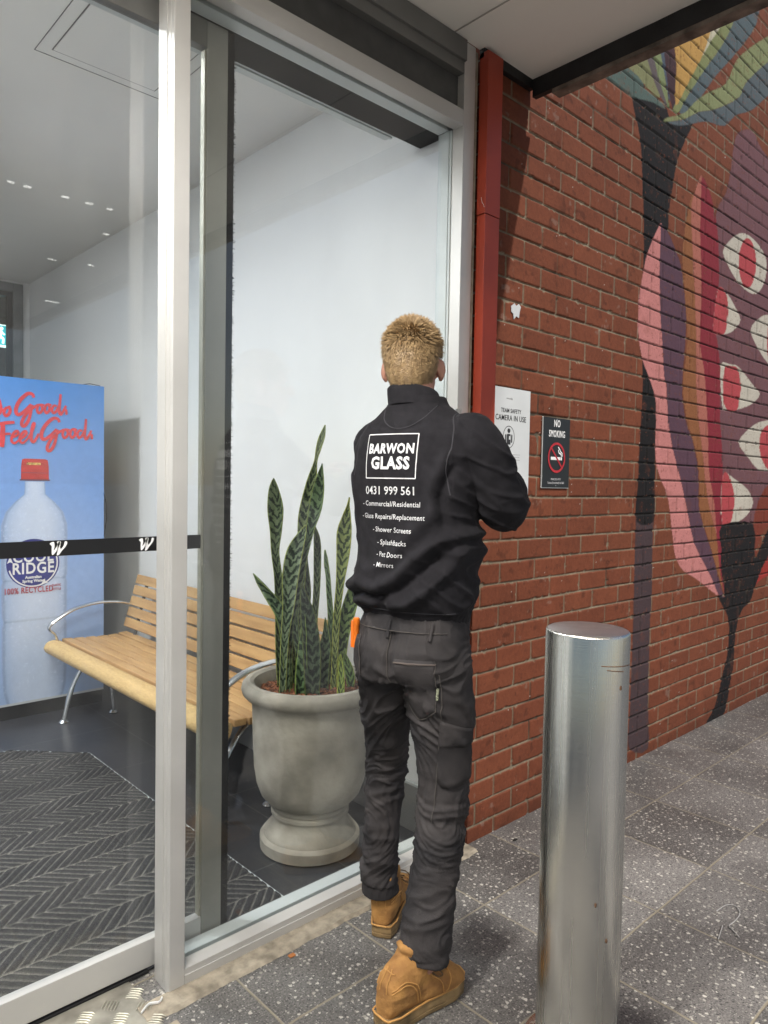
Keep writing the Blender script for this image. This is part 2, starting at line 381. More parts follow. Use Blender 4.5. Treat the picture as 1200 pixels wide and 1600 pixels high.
# grout / concrete skirting strip under the facade, tread plate
def rough_strip(name, x0, x1, y0, y1, z, label, cat, m, n=120, amp=.006):
    bm = bmesh.new(); rows = []
    for i in range(n+1):
        x = x0+(x1-x0)*i/n; w = noise.noise(Vector((x*14, 3, 1)))*amp
        rows.append([bm.verts.new((x, y0+w+noise.noise(Vector((x*60, 1, 1)))*amp*.5, .001)), bm.verts.new((x, y0+.012+w, z*.9+noise.noise(Vector((x*40, 7, 1)))*.002)), bm.verts.new((x, y1, z+noise.noise(Vector((x*30, 9, 1)))*.002))])
    for a, b_ in zip(rows, rows[1:]):
        for k in range(2): bm.faces.new((a[k], b_[k], b_[k+1], a[k+1]))
    mb = MB(); mb.bm = bm; o = mb.build(name, m); tag(o, label, cat); return o
rough_strip('mortar_fillet', .80, 2.12, 1.700, 1.772, .010, 'rough sandy mortar fillet along the foot of the glass shopfront', 'mortar', MORT)

def tread_plate():
    t = thing('tread_plate', 'worn aluminium chequer plate threshold on the ground before the sliding door', 'threshold')
    a = MB(); a.box(-1.5, .83, 1.665, 1.885, .0, .007, .002)
    a.build('plate', mat('worn_plate', (.36, .34, .29), .45, .5, .25, 12, .1, 60), t)
    b = MB()
    for i in range(26):
        for j in range(3):
            cx = .82-i*.066; cy = 1.70+j*.064
            ang = R(45) if (i+j) % 2 else R(-45)
            for k in range(5):
                o = (k-2)*.0085; dx, dy = math.cos(ang), math.sin(ang)
                px, py = cx-dy*o, cy+dx*o; ln = .021
                b.tube([(px-dx*ln, py-dy*ln, .0055), (px-dx*ln*.5, py-dy*ln*.5, .0085), (px+dx*ln*.5, py+dy*ln*.5, .0085), (px+dx*ln, py+dy*ln, .0055)], [.0006, .0022, .0022, .0006], 6)
    b.build('raised_bars', mat('worn_bars', (.50, .48, .40), .35, .6, .2, 20), t, True)
    c = MB(); c.box(-1.5, .86, 1.640, 1.664, 0, .010, .003); c.build('edge_fillet', MORT, t)
tread_plate()
# dark door track gap
tag(MB().box(-1.5, .888, 1.886, 1.93, .004, .011).build('floor_track', BLACK), 'black floor guide slot under the sliding door', 'track')

# ================================================================== shopfront
SF = thing('shopfront_frame', 'silver aluminium shopfront frame holding the tall side glass beside the brick wall', 'window frame')
bv = .0025
m_ = MB(); m_.box(.8905, .936, B, 1.857, 0, 3.0, bv); m_.box(.8895, .8915, 1.786, 1.792, 0, 3.0); m_.box(.8885, .8905, 1.805, 1.83, 0.02, 3.0, .0008)
m_.build('mullion', ALU, SF)
j = MB(); j.box(2.02, 2.08, B+.001, 1.822, 0, 3.0, bv); j.build('jamb', ALU, SF)
j = MB(); j.box(2.012, 2.08, 1.832, 1.885, .03, 2.70, bv); j.box(2.016, 2.022, 1.8222, 1.8318, 0.03, 2.70); j.build('inner_jamb', ALU_L, SF)
s_ = MB(); s_.box(.9365, 2.0195, B+.002, 1.815, .008, .052, bv); s_.box(.9365, 2.0195, B-.001, B+.003, .006, .034, .001); s_.build('sill', ALU, SF)
s_ = MB(); s_.box(.9365, 2.0115, 1.833, 1.882, .006, .050, bv); s_.box(.9365, 2.0115, 1.882, 1.900, .005, .034, .002); s_.build('inner_sill', ALU_L, SF)
MB().box(.9365, 2.0115, 1.8155, 1.8325, .006, .030).build('glazing_gasket', BLACK, SF)
t_ = MB(); t_.box(.9365, 2.0195, B+.001, 1.815, 2.700, 2.757, bv); t_.box(.9365, 2.0195, 1.815, 1.834, 2.712, 2.75, .001); t_.build('transom', ALU, SF)
t_ = MB(); t_.box(.9365, 2.0115, 1.8342, 1.884, 2.700, 2.757, bv); t_.build('inner_transom', ALU_L, SF)
t_ = MB(); t_.box(.9365, 2.0195, B+.0015, 1.834, 2.885, 2.998, bv); t_.box(.9365, 2.0195, B-.010, B+.002, 2.925, 2.998, .001); t_.build('head', ALU_D, SF)
MB().box(.9365, 2.0195, 1.800, 1.812, 2.7575, 2.8845).build('fascia_panel', FASCIA, SF)
MB().box(2.0805, 2.098, 1.773, 1.83, 0, 2.99).build('sealant_bead', MORT, SF)
MB().box(.936, 2.021, 1.822, 1.828, .028, 2.713).build('glass_pane', GLASS, SF)
# the same system carries on left above the door
t_ = MB(); t_.box(-1.6, .890, B+.001, 1.850, 2.905, 2.998, bv); t_.build('door_head', ALU_D, SF)
MB().box(-1.6, .889, 1.835, 1.865, 2.715, 2.904, .002).build('door_header', mat('header_cover', (.13, .13, .13), .5, .3, .1, 3), SF)
# header box inside (automatic door gear)
hd = thing('door_operator', 'dark automatic door header box running along the inside of the shopfront top', 'door gear')
MB().box(-1.6, 2.045, 1.8865, 2.012, 2.703, 2.86).build('housing', DARKV, hd)
t_ = MB(); t_.box(-1.6, 1.93, 2.013, 2.09, 2.722, 3.05, .002); t_.box(-1.6, 1.93, 2.015, 2.037, 2.716, 2.7225); t_.box(-1.6, 1.93, 2.05, 2.06, 2.716, 2.7225); t_.build('pelmet', ALU_L, hd)
MB().box(-1.6, 2.045, 1.888, 2.011, 2.861, 3.059).build('infill', PLASTER, hd)

# sliding door leaf
SD = thing('sliding_door', 'sliding glass door leaf with black brush edge standing partly open behind the silver mullion', 'door')
d0, d1 = 1.889, 1.919
MB().box(1.052, 1.119, d0, d1, .018, 2.70, .003).build('stile', mat('door_stile', (.30, .30, .275), .5, .35, .1, 2.5, .05, 200), SD)
MB().box(1.046, 1.052, d0+.004, d1-.004, .1, 2.62, .001).build('glazing_bead', mat('bead_olive', (.36, .35, .29), .5, .2, .1, 6), SD)
MB().box(-1.2, 1.0518, d0, d1, .018, .098, .003).build('bottom_rail', ALU, SD)
MB().box(-1.2, 1.0518, d0, d1, 2.625, 2.70, .003).build('top_rail', mat('top_rail', (.20, .20, .19), .5, .3), SD)
MB().box(-1.2, 1.048, d0+.011, d0+.018, .096, 2.626).build('glass_pane', GLASS, SD)
br = MB()
br.box(1.1195, 1.142, d0+.004, d1-.002, .03, 2.70)
for k in range(3000):
    z = .03+2.66*k/3000+random.uniform(-.001, .001); ln = .003+random.random()**2*.006; yy = d0+.004+random.random()*.02; dz = random.uniform(-.003, .003)
    br.quad((1.140, yy, z), (1.140, yy, z+.0022), (1.142+ln, yy+random.uniform(-.003, .003), z+dz+.0008), (1.142+ln, yy, z+dz))
br.build('brush_seal', BLACK, SD)
st = MB().box(-1.2, 1.046, d0+.0085, d0+.0108, 1.199, 1.239).build('safety_strip', mat('black_film', (.006, .006, .007), .4), SD)
def w_mark(x, y, z, s=1.):
    mb = MB()
    for dx in (0, .016):
        P = [(-.013, .0125), (-.003, .0165), (-.001, .005), (-.003, -.005), (.004, .004), (.009, .0165), (.013, .0155), (.010, .004), (.000, -.012), (-.007, -.0165), (-.008, -.004), (-.008, .006)]
        if dx: P = [(-.006, .0165), (.003, .0165), (.001, .004), (.003, -.002), (.010, .006), (.013, .0165), (.019, .0150), (.016, .005), (.005, -.008), (-.001, -.0165), (-.007, -.0175), (-.004, -.006), (-.003, .004)]
        mb.bm.faces.new([mb.bm.verts.new((x+(dx*.7+px)*s, y, z+pz*s)) for px, pz in smoothpoly([(a, b_, 0) for a, b_ in P], 4) for px, pz in [(px, pz)]] if False else [mb.bm.verts.new((x+(dx*.7+p.x)*s, y, z+p.y*s)) for p in smoothpoly([(a, b_, 0) for a, b_ in P], 4)])
    bmesh.ops.triangulate(mb.bm, faces=mb.bm.faces[:])
    return mb.build('emblem', WHITE, st)
for wx in (.638, .872, .404, .17): w_mark(wx, d0+.008, 1.219)

# ================================================================== brick wall with mural
def brick_wall():
    X0, X1 = 2.1, 8.0
    xs = [2.131]
    while xs[-1] < X1: xs.append(xs[-1]+.0036*(xs[-1]/2.13)**1.55)
    xs = np.array(xs)
    zs = np.concatenate([np.arange(-.01, 3.02, .0038), np.arange(3.02, 5.6, .0065)])
    X, Z = np.meshgrid(xs, zs)
    C, Lb = .0861, .2353
    wz = (vnoise(X, Z, 3, 11)-.5)*.006
    u = (Z+wz-.0593)/C; k = np.floor(u); fz = (u-k)*C            # distance above the bed joint centre
    off = np.where(k.astype(int) % 2 == 1, 2.764, 2.764-Lb/2)
    jit = (np.sin(k*12.9)*.5)*.012
    v = (X+jit-off)/Lb; c = np.floor(v); fx = (v-c)*Lb
    rnd = np.abs(np.sin(k*127.1+c*311.7)*43758.5453) % 1; rnd2 = np.abs(np.sin(k*269.5+c*183.3)*24634.63) % 1
    mz = np.minimum(fz, C-fz); mx = np.minimum(fx, Lb-fx); hm = .0029
    # small chips in the arrises
    chip = np.clip(vnoise(X, Z, 42, 21, 2)-.68, 0, 1)*.03
    dd = np.minimum(mz, mx)-hm-chip
    e = np.clip(dd/.0035, 0, 1); e = e*e*(3-2*e)
    face = (vnoise(X, Z, 55, 31)-.5)*.0012+(rnd-.5)*.002 + np.where(vnoise(X, Z, 95, 33, 1) > .93, -.0015, 0)
    rake = .0065*np.clip((fz < C/2)*1.0, 0, 1)*0+.006
    y = B + np.where(True, rake*(1-e), 0) - face*e + (vnoise(X, Z, 120, 41, 2)-.5)*.0015*(1-e)
    # colours
    b1 = np.array([.158, .045, .021]); b2 = np.array([.100, .029, .015]); b3 = np.array([.172, .053, .025])
    cb = b1*(1-.38*rnd[..., None])+b2*.38*rnd[..., None]; cb = np.where(rnd2[..., None] > .75, cb*.6+b3*.4, cb)
    cb = cb*(.88+.24*vnoise(X, Z, 9, 51)[..., None])*(.87+.26*vnoise(X, Z, 70, 52)[..., None])
    mo = np.array([.20, .165, .115])*(.55+.75*vnoise(X, Z, 25, 61)[..., None])
    dark = np.clip((vnoise(X, Z, 2.3, 71)-.66)*9, 0, 1)[..., None]*(.7)
    mo = mo*(1-dark)
    em = np.clip(dd/.0016, 0, 1)[..., None]
    base = mo*(1-em)+cb*em
    burnt = np.clip((vnoise(X, Z, 24, 81)-.68)*4, 0, .45)[..., None]; base = base*(1-burnt*em*.7)
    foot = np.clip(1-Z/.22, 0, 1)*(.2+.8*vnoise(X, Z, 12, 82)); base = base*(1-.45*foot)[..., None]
    eff = np.clip((vnoise(X, Z, 18, 83, 4)-.76)*5, 0, .22)[..., None]; base = base*(1-eff)+np.array([.30, .26, .22])*eff
    spk = (vnoise(X, Z, 150, 84, 1) > .985)[..., None]; base = np.where(spk, np.array([.45, .42, .38]), base)
    # mural
    def P(pts, sm=3):
        q = [ony(a, b_, B) for a, b_ in pts]; q = [(p.x, p.z, 0) for p in q]
        return [(p.x, p.y) for p in (smoothpoly(q, sm) if sm > 1 else [Vector(z) for z in q])]
    def L255(c): return np.array(lin(c))
    pink, purp, oran, salm, crim, mauv = (205, 128, 124), (92, 62, 78), (150, 92, 54), (180, 104, 88), (142, 38, 52), (118, 78, 84)
    whit, redc, blk, blk2 = (202, 194, 178), (190, 70, 76), (20, 20, 23), (72, 56, 60)
    shapes = [
     (blk2, [(996, 780), (993, 840), (990, 944), (988, 1012), (984, 1115), (983, 1170), (1012, 1170), (1013, 1108), (1015, 995), (1018.5, 926), (1020, 840), (1023, 772)]),
     (blk, [(988, 148), (1000, 215), (1004, 280), (1006, 364), (1005, 430), (1003, 520), (1004, 600), (1000, 689), (996, 761), (994.5, 815), (1021.5, 815), (1023, 772), (1024, 703), (1028, 634), (1030, 560), (1035, 460), (1044, 364), (1046, 327), (1052, 285), (1060, 246), (1071, 219), (1082, 192), (1060, 185), (1046, 182), (1040, 166), (1015, 155)]),
     (mauv, [(1118, 337), (1135, 300), (1143, 260), (1147, 225), (1155, 206), (1175, 204), (1190, 232), (1230, 300), (1300, 500), (1300, 700), (1200, 800), (1177, 820), (1128, 820), (1110, 700), (1110, 450)]),
     ((130, 54, 38), [(1177, 818), (1183, 790), (1200, 758), (1240, 740), (1240, 800), (1200, 822), (1185, 850), (1180, 868)]),
     ((165, 46, 40), [(1200, 868), (1240, 850), (1240, 890), (1200, 900), (1180, 915), (1168, 945), (1175, 915), (1188, 885)]),
     (pink, [(1033, 348), (1015.5, 385), (1005, 424), (998.5, 469), (997, 508), (1002, 555), (1018, 600), (1025, 634), (1024, 713), (1032, 748), (1044, 779), (1051, 840), (1056, 871), (1068, 892), (1087, 904), (1106, 919), (1122, 930), (1110, 899), (1085.6, 851), (1075, 803), (1065, 755), (1051, 700), (1044, 651), (1041, 600), (1038, 587), (1032.5, 495), (1031, 429), (1032.5, 370)]),
     (purp, [(1033, 350), (1032.5, 364), (1031, 429), (1032.5, 495), (1038, 587), (1041.6, 600), (1044, 651), (1051, 700), (1065, 755), (1075, 803), (1085.6, 851), (1110, 899), (1122, 928), (1137, 947), (1130, 930), (1116.5, 878), (1103, 834), (1092, 792), (1091, 737), (1082, 689), (1070, 651), (1066, 600), (1072, 521), (1070.6, 469), (1064, 416), (1052, 382), (1044, 364)]),
     (oran, [(1084, 298), (1074.5, 332), (1068, 374), (1066, 403), (1070.6, 469), (1074, 534), (1067, 600), (1072, 651), (1083, 689), (1092, 737), (1093, 792), (1104, 834), (1117, 878), (1130, 925), (1127, 880), (1119, 834), (1108, 790), (1102, 750), (1097, 700), (1091, 650), (1088, 600), (1088, 540), (1086, 469), (1083, 400), (1084, 340)]),
     (salm, [(1097, 272), (1086, 300), (1080, 330), (1083, 400), (1086, 469), (1088, 540), (1088, 600), (1091, 650), (1097, 700), (1102, 750), (1108, 790), (1119, 834), (1127, 880), (1131, 925), (1134, 925), (1122, 840), (1117, 789), (1110, 737), (1108, 669), (1103, 600), (1101, 574), (1096, 534), (1097, 482), (1097, 416), (1096, 364), (1097, 311)]),
     (crim, [(1097, 277), (1095.5, 311), (1094, 364), (1095.5, 416), (1095.5, 482), (1094, 534), (1099.5, 574), (1102, 600), (1106, 669), (1108, 737), (1116.5, 789), (1120, 840), (1125, 892), (1132, 930), (1129, 892), (1127, 858), (1128, 820), (1129.5, 755), (1128.5, 703), (1125, 651), (1126, 600), (1123, 547), (1116, 508), (1118, 482), (1123, 442), (1123, 390), (1118, 337), (1107, 293)]),
     (whit, [(1129.7, 392.6), (1139, 377), (1154.6, 365), (1170, 367.7), (1188.7, 387), (1198, 411), (1194, 442), (1181, 459.5), (1165, 453), (1149, 434.6), (1136, 411)]),
     (redc, [(1167.7+13.6*math.cos(a), 411+39*math.sin(a)) for a in np.linspace(0, 2*math.pi, 13)[:-1]]),
     (whit, [(1123, 449), (1136, 458), (1149, 480), (1157, 500), (1146.7, 516), (1131, 522.5), (1115, 518.6), (1117, 482)]),
     (redc, [(1123, 449), (1134, 457), (1138, 482), (1136, 505), (1131, 522), (1115, 518.6), (1117, 482)]),
     (whit, [(1173, 516), (1186, 497.6), (1200, 492), (1225, 500), (1240, 560), (1222, 590), (1200, 568), (1186, 547)]),
     (redc, [(1199, 520), (1204, 505), (1220, 510), (1224, 550), (1210, 572), (1200, 560)]),
     (whit, [(1126, 571), (1140, 569), (1154.6, 573.7), (1175.6, 600), (1187, 615.5), (1175, 631), (1154, 639.5), (1137, 641), (1128.5, 634)]),
     (redc, [(1132, 576), (1143, 572), (1153, 576), (1158, 600), (1156, 620), (1152, 640), (1137, 641), (1130, 620)]),
     (whit, [(1154, 691), (1171.5, 669), (1192, 658), (1225, 660), (1250, 700), (1230, 740), (1200, 736), (1185, 734), (1168, 713)]),
     (redc, [(1188.7, 678), (1200, 664), (1225, 668), (1230, 720), (1205, 736), (1190, 717), (1187, 697)]),
     (whit, [(1129.5, 742.6), (1147, 748), (1168, 765), (1176.6, 785.6), (1166, 806), (1147, 818), (1128.5, 818)]),
     (redc, [(1129.5, 742.6), (1140, 745), (1147, 772), (1147, 792), (1141, 818), (1128.5, 818)]),
     (blk, [(1128, 821), (1177, 819), (1179, 872), (1190, 850), (1215, 800), (1232, 830), (1200, 870), (1182, 910), (1172, 940), (1161, 950), (1152.6, 971), (1149, 995), (1145.7, 1040), (1140.5, 1067), (1136, 1098), (1128.5, 1119), (1103, 1131), (1115, 1108.6), (1123, 1081), (1128.5, 1053.6), (1135, 1029.5), (1139, 995), (1137, 964), (1127, 943.6), (1122, 930), (1133, 932), (1127, 892), (1127, 858)]),
     ((84, 104, 98), [(946, 117), (966, 100), (985, 92), (1000, 118), (1010, 140), (1030, 155), (1040, 170), (1020, 160), (990, 152), (975, 142), (960, 130)]),
     ((132, 134, 92), [(980, 100), (1010, 82), (1022, 125), (1032, 150), (1025, 150), (1007, 132), (995, 117)]),
     ((98, 88, 90), [(1010, 84), (1022, 78), (1030, 120), (1040, 150), (1045, 170), (1032, 150), (1022, 125)]),
     ((128, 142, 96), [(1021, 78), (1031, 72), (1040, 125), (1047, 170), (1040, 155), (1027, 112)]),
     ((74, 88, 104), [(1031, 72), (1040, 70), (1046, 120), (1047, 160), (1040, 125)]),
     ((66, 42, 50), [(1038, 60), (1057, 50), (1057, 90), (1055, 165), (1051, 170), (1042.5, 125)]),
     ((84, 100, 106), [(1146, 10), (1187, -10), (1184, 30), (1177, 47), (1165, 65), (1140, 95), (1120, 117), (1100, 145), (1080, 172), (1062, 176), (1075, 145), (1100, 107), (1125, 72.5)]),
     ((130, 138, 88), [(1126, 20), (1148, 10), (1144, 40), (1125, 76), (1100, 111), (1075, 149), (1060, 176), (1052, 172), (1056, 160), (1070, 138), (1085, 110), (1099, 82)]),
     ((200, 194, 168), [(1108, 28), (1127, 20), (1126, 40), (1112.5, 62), (1096, 88)]),
     ((196, 150, 76), [(1057, 50), (1057, 100), (1055.6, 164), (1070, 140), (1085, 112), (1100, 82), (1111, 46), (1112, 26)]),
     ((134, 142, 96), [(1232, 30), (1200, 56), (1175, 72), (1150, 95), (1135, 130), (1105, 145), (1085, 160), (1070, 176), (1042, 184), (1040, 190), (1070, 186), (1092, 175), (1120, 170), (1155, 152), (1165, 130), (1200, 97), (1235, 75)]),
     ((86, 98, 104), [(1235, 76), (1200, 97), (1165, 130), (1155, 152), (1120, 170), (1092, 175), (1070, 186), (1044, 191), (1062, 196), (1080, 194), (1105, 190), (1132, 197), (1150, 180), (1175, 172), (1200, 150), (1235, 128)]),
    ]
    cov = np.zeros(X.shape); col = np.zeros(X.shape+(3,))
    sharp = {0, 1}
    for i, (cc, pts) in enumerate(shapes):
        q = P(pts, 3); gl_ = sum(cc)/3; cc = tuple(c_*.90+gl_*.10 for c_ in cc)
        a = inside(q, X+(vnoise(X, Z, 30, 90)-.5)*.004, Z, .005)[..., None]; col = col*(1-a)+L255(cc)*a*.80; cov = cov*(1-a[..., 0])+a[..., 0]
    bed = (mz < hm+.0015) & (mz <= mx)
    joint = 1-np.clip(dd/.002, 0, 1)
    col *= (1-np.where(mz <= mx, .80, .35)*joint)[..., None]  # raked-joint shade put into the mural colour, strongest along bed joints
    wear = np.clip((vnoise(X, Z, 90, 95, 2)-.76)*8, 0, .6)+.03*vnoise(X, Z, 7, 97)+.25*np.clip((vnoise(X, Z, 16, 98)-.66)*5, 0, 1)
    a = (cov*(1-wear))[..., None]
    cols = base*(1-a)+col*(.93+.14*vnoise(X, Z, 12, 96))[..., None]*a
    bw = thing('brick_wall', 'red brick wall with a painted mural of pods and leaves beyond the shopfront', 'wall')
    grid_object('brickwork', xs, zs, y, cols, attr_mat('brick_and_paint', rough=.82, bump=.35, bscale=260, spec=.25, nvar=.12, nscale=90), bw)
    # the mass of the wall behind the face, and its return edge
    core = MB().box(2.135, X1, B+.012, B+.23, 0, 5.55)
    core.build('masonry_core', mat('masonry', (.16, .05, .03), .9, 0, .2, 20), bw)
    ret = MB()
    for i in range(38):
        z = .0593+(i-1)*C+.005; ret.box(2.1305-random.random()*.003, 2.16, B+.004, B+.10, max(z, .0), z+C-.010, .002)
    ret.build('end_bricks', mat('end_brick', (.20, .055, .028), .85, 0, .25, 15, .4, 90), bw)
    MB().box(2.134, 2.15, B+.008, B+.11, 0, 3.2).build('end_mortar', MORT, bw)
    return bw
brick_wall()

# ================================================================== canopy
CN = thing('canopy', 'flat cream canopy soffit with a black steel edge angle over the entrance', 'canopy')
so = MB(); so.box(-7, 2.41, -4.2, B+.0, 3.001, 3.16); so.build('soffit', SOFF, CN)
sm = MB()
for x in (1.95, .75, -.45): sm.box(x, x+.004, -4.2, 1.765, 2.9975, 3.0005)
sm.build('panel_joint', mat('soffit_joint', (.36, .34, .31), .9), CN)
e_ = MB()
N_ = 60
rs = []
for i in range(N_+1):
    y = 1.745-(1.745+4.2)*i/N_; w = (noise.noise(Vector((y*9, 0, 0)))*.006+noise.noise(Vector((y*33, 0, 0)))*.004)
    rs.append([Vector((2.400+w*.5, y, 3.004)), Vector((2.400, y, 2.932)), Vector((2.424, y, 2.932)), Vector((2.424, y, 3.20)), Vector((2.400, y, 3.20))])
e_.rings(rs); e_.build('edge_beam', BEAM, CN)
f_ = MB(); f_.box(2.4005, 2.452, -4.2, 1.655, 2.915, 2.9315, .0015); 
for y in (1.60, 1.02, .4): f_.ell((2.436, y, 2.914), (.006, .006, .003), seg=10, rg=6)
f_.build('edge_flange', FLANGE, CN)
MB().box(-7, 2.40, -4.24, -4.2, 2.90, 3.2).build('front_fascia', SOFF, CN)
MB().box(2.10, 2.41, 1.745, 1.768, 2.965, 3.003, .002).build('wall_angle', BEAM, CN)

# red box section on the brick
rb = thing('box_channel', 'red painted steel box channel fixed upright on the bricks beside the glass', 'channel')
t_ = MB(); t_.box(2.10, 2.186, 1.725, 1.766, 2.40, 2.985, .0015); t_.build('upper_length', REDP, rb)
t_ = MB(); t_.box(2.102, 2.186, 1.7262, 1.766, 1.610, 2.397, .0015); t_.build('lower_length', REDP, rb)
t_ = MB(); t_.tube([(2.0995, 1.745, 2.46), (2.098, 1.742, 2.45), (2.098, 1.738, 2.437), (2.098, 1.732, 2.43), (2.099, 1.729, 2.42)], .0007, 5); t_.build('loose_thread', WHITE, rb)

# ================================================================== vestibule
XW, ZC, YB = 2.05, 3.062, 6.72
w = MB().box(XW, XW+.08, 1.886, YB+.1, 0, ZC+.1).build('vestibule_wall', PLASTER); tag(w, 'plain white plaster side wall behind the bench and the potted plant', 'wall')
w = MB(); w.box(1.995, XW, YB, YB+.1, 0, ZC+.1); w.box(-1.6, 1.995, YB, YB+.1, 3.04, ZC+.1); w = w.build('end_wall', PLASTER); tag(w, 'narrow white end wall around the far inner window', 'wall')
w = MB().box(-1.7, -1.6, 1.90, 7.0, 0, ZC+.1).build('opposite_wall', PLASTER); tag(w, 'white vestibule wall on the side away from the bench', 'wall')
c = MB().box(-1.7, XW+.08, 1.95, YB+.1, ZC, ZC+.1).build('ceiling', CEILM); struct(c)
sk = thing('skirting', 'brushed metal skirting along the foot of the white wall', 'skirting')
t_ = MB(); t_.box(XW-.012, XW-.0005, 1.905, YB-.001, .005, .192, .002); t_.build('panel', mat('skirting_metal', (.30, .30, .29), .4, .5, .1, 4, rvar=.1), sk)
t_ = MB(); t_.box(XW-.018, XW-.0005, 1.905, YB-.001, .1925, .203, .002); t_.build('cap', ALU_L, sk)
# ceiling access hatch
hp = [onz(*p, ZC) for p in ((65, 78), (130, 0), (228, 150), (300, 100))]
hh = thing('ceiling_hatch', 'flush square access hatch in the vestibule ceiling', 'hatch')
t_ = MB(); x0, x1, y0, y1 = 1.0, 1.42, 2.45, 3.0
for (a, b_, c_, d_) in ((x0, x1, y0, y0+.004), (x0, x1, y1, y1+.004), (x0, x0+.004, y0, y1), (x1, x1+.004, y0, y1+.004)): t_.box(a, b_, c_, d_, ZC-.0015, ZC+.001)
for (a, b_, c_, d_) in ((x0-.05, x1+.05, y0-.05, y0-.047), (x0-.05, x1+.05, y1+.05, y1+.053), (x0-.05, x0-.047, y0-.05, y1+.05), (x1+.05, x1+.053, y0-.05, y1+.053)): t_.box(a, b_, c_, d_, ZC-.0015, ZC+.001)
t_.build('frame_gap', mat('hatch_gap', (.14, .14, .14), .8), hh)
MB().box(x0+.005, x1-.001, y0+.005, y1-.001, ZC-.003, ZC-.0002, .001).build('hatch_panel', CEILM, hh)
sp_ = thing('sprinkler', 'small metal sprinkler head on the vestibule ceiling near the glass', 'sprinkler')
q = onz(415, 118, ZC)
t_ = MB(); t_.lathe([(.004, ZC), (.020, ZC-.002), (.018, ZC-.006), (.006, ZC-.008), (.005, ZC-.022), (.014, ZC-.024), (.014, ZC-.026), (.001, ZC-.027)], (q.x, q.y), 20); t_.build('rose', CHROME, sp_, True)
t_ = MB(); t_.tube([(q.x-.010, q.y, ZC-.007), (q.x-.013, q.y, ZC-.016), (q.x-.005, q.y, ZC-.028)], .0015, 6); t_.tube([(q.x+.010, q.y, ZC-.007), (q.x+.013, q.y, ZC-.016), (q.x+.005, q.y, ZC-.028)], .0015, 6); t_.build('yoke', CHROME, sp_)

# far inner window
iw = thing('inner_window', 'grey framed inner window in the far end of the vestibule', 'window')
GF = mat('grey_frame', (.24, .25, .255), .5, .3)
t_ = MB(); t_.box(1.915, 1.993, YB-.02, YB+.06, 0, 3.0395, .003); t_.box(-1.6, 1.9145, YB-.02, YB+.06, 2.965, 3.0395, .003); t_.build('frame', GF, iw)
t_ = MB(); t_.box(1.875, 1.9145, YB, YB+.05, 0, 2.9645); t_.box(-1.6, 1.8745, YB, YB+.05, 2.925, 2.9645); t_.build('inner_frame', mat('dark_frame', (.05, .053, .055), .5, .3), iw)
MB().box(-1.6, 1.8745, YB+.02, YB+.026, 0, 2.9245).build('glass_pane', GLASS, iw)
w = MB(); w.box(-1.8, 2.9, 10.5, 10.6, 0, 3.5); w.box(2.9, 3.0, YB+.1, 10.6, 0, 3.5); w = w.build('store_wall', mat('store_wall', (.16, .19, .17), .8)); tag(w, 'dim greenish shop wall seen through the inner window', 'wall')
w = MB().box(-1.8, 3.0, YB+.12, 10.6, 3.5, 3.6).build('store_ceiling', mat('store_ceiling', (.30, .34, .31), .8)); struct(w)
es = thing('exit_sign', 'glowing teal exit sign hanging inside beyond the inner window', 'sign')
ex0 = ony(-14, 512, 7.6); ex1 = ony(18.5, 540, 7.6)
zt = ony(10, 508, 7.6).z; zb = ony(10, 541, 7.6).z; exx = ex1.x
t_ = MB(); t_.box(exx-.36, exx, 7.6, 7.63, zb-.012, zt, .003); t_.build('housing', emit('exit_rim', (.75, 1., .97), 1.3), es)
t_ = MB(); t_.box(exx-.35, exx-.010, 7.597, 7.5995, zb+.008, zt-.012); t_.build('face', emit('exit_teal', (.0, .42, .46), .9), es)
t_ = MB(); cx = exx-.10; zc = (zt+zb)/2
t_.ell((cx+.008, 7.594, zc+.062), (.016, .002, .016), seg=12, rg=8)
for a, b_, r_ in (((cx, zc+.04), (cx-.008, zc-.01), .017), ((cx-.008, zc-.01), (cx+.025, zc-.035), .011), ((cx+.025, zc-.035), (cx+.02, zc-.08), .010), ((cx-.008, zc-.01), (cx-.02, zc-.055), .011), ((cx-.02, zc-.055), (cx-.05, zc-.07), .009), ((cx, zc+.035), (cx+.035, zc+.005), .008), ((cx, zc+.035), (cx-.035, zc+.02), .008)):
    t_.tube([(a[0], 7.594, a[1]), (b_[0], 7.594, b_[1])], r_, 8)
t_.build('running_figure', emit('exit_white', (.85, 1, .98), 1.6), es)
t_ = MB(); t_.tube([(exx-.18, 7.615, zt), (exx-.18, 7.615, 3.5)], .008, 8); t_.build('hanger', GF, es)
sh = thing('shelf_unit', 'dim shop shelves low behind the inner window', 'shelf')
t_ = MB(); 
for z in (2.30, 2.05, 1.75, 1.4): t_.box(1.3, 2.6, 8.1, 8.5, z, z+.03)
t_.build('shelf', mat('shelf_metal', (.42, .46, .45), .5), sh); MB().box(1.3, 2.6, 8.5, 8.52, 0, 2.45).build('back_panel', mat('shelf_back', (.08, .09, .09), .6), sh)
t_ = MB(); t_.box(1.35, 2.55, 8.15, 8.45, 2.331, 2.42, .01); t_.box(1.35, 2.55, 8.15, 8.45, 0, 2.04); t_.build('stock', mat('stock_dark', (.03, .04, .04), .6, 0, .4, 5), sh)

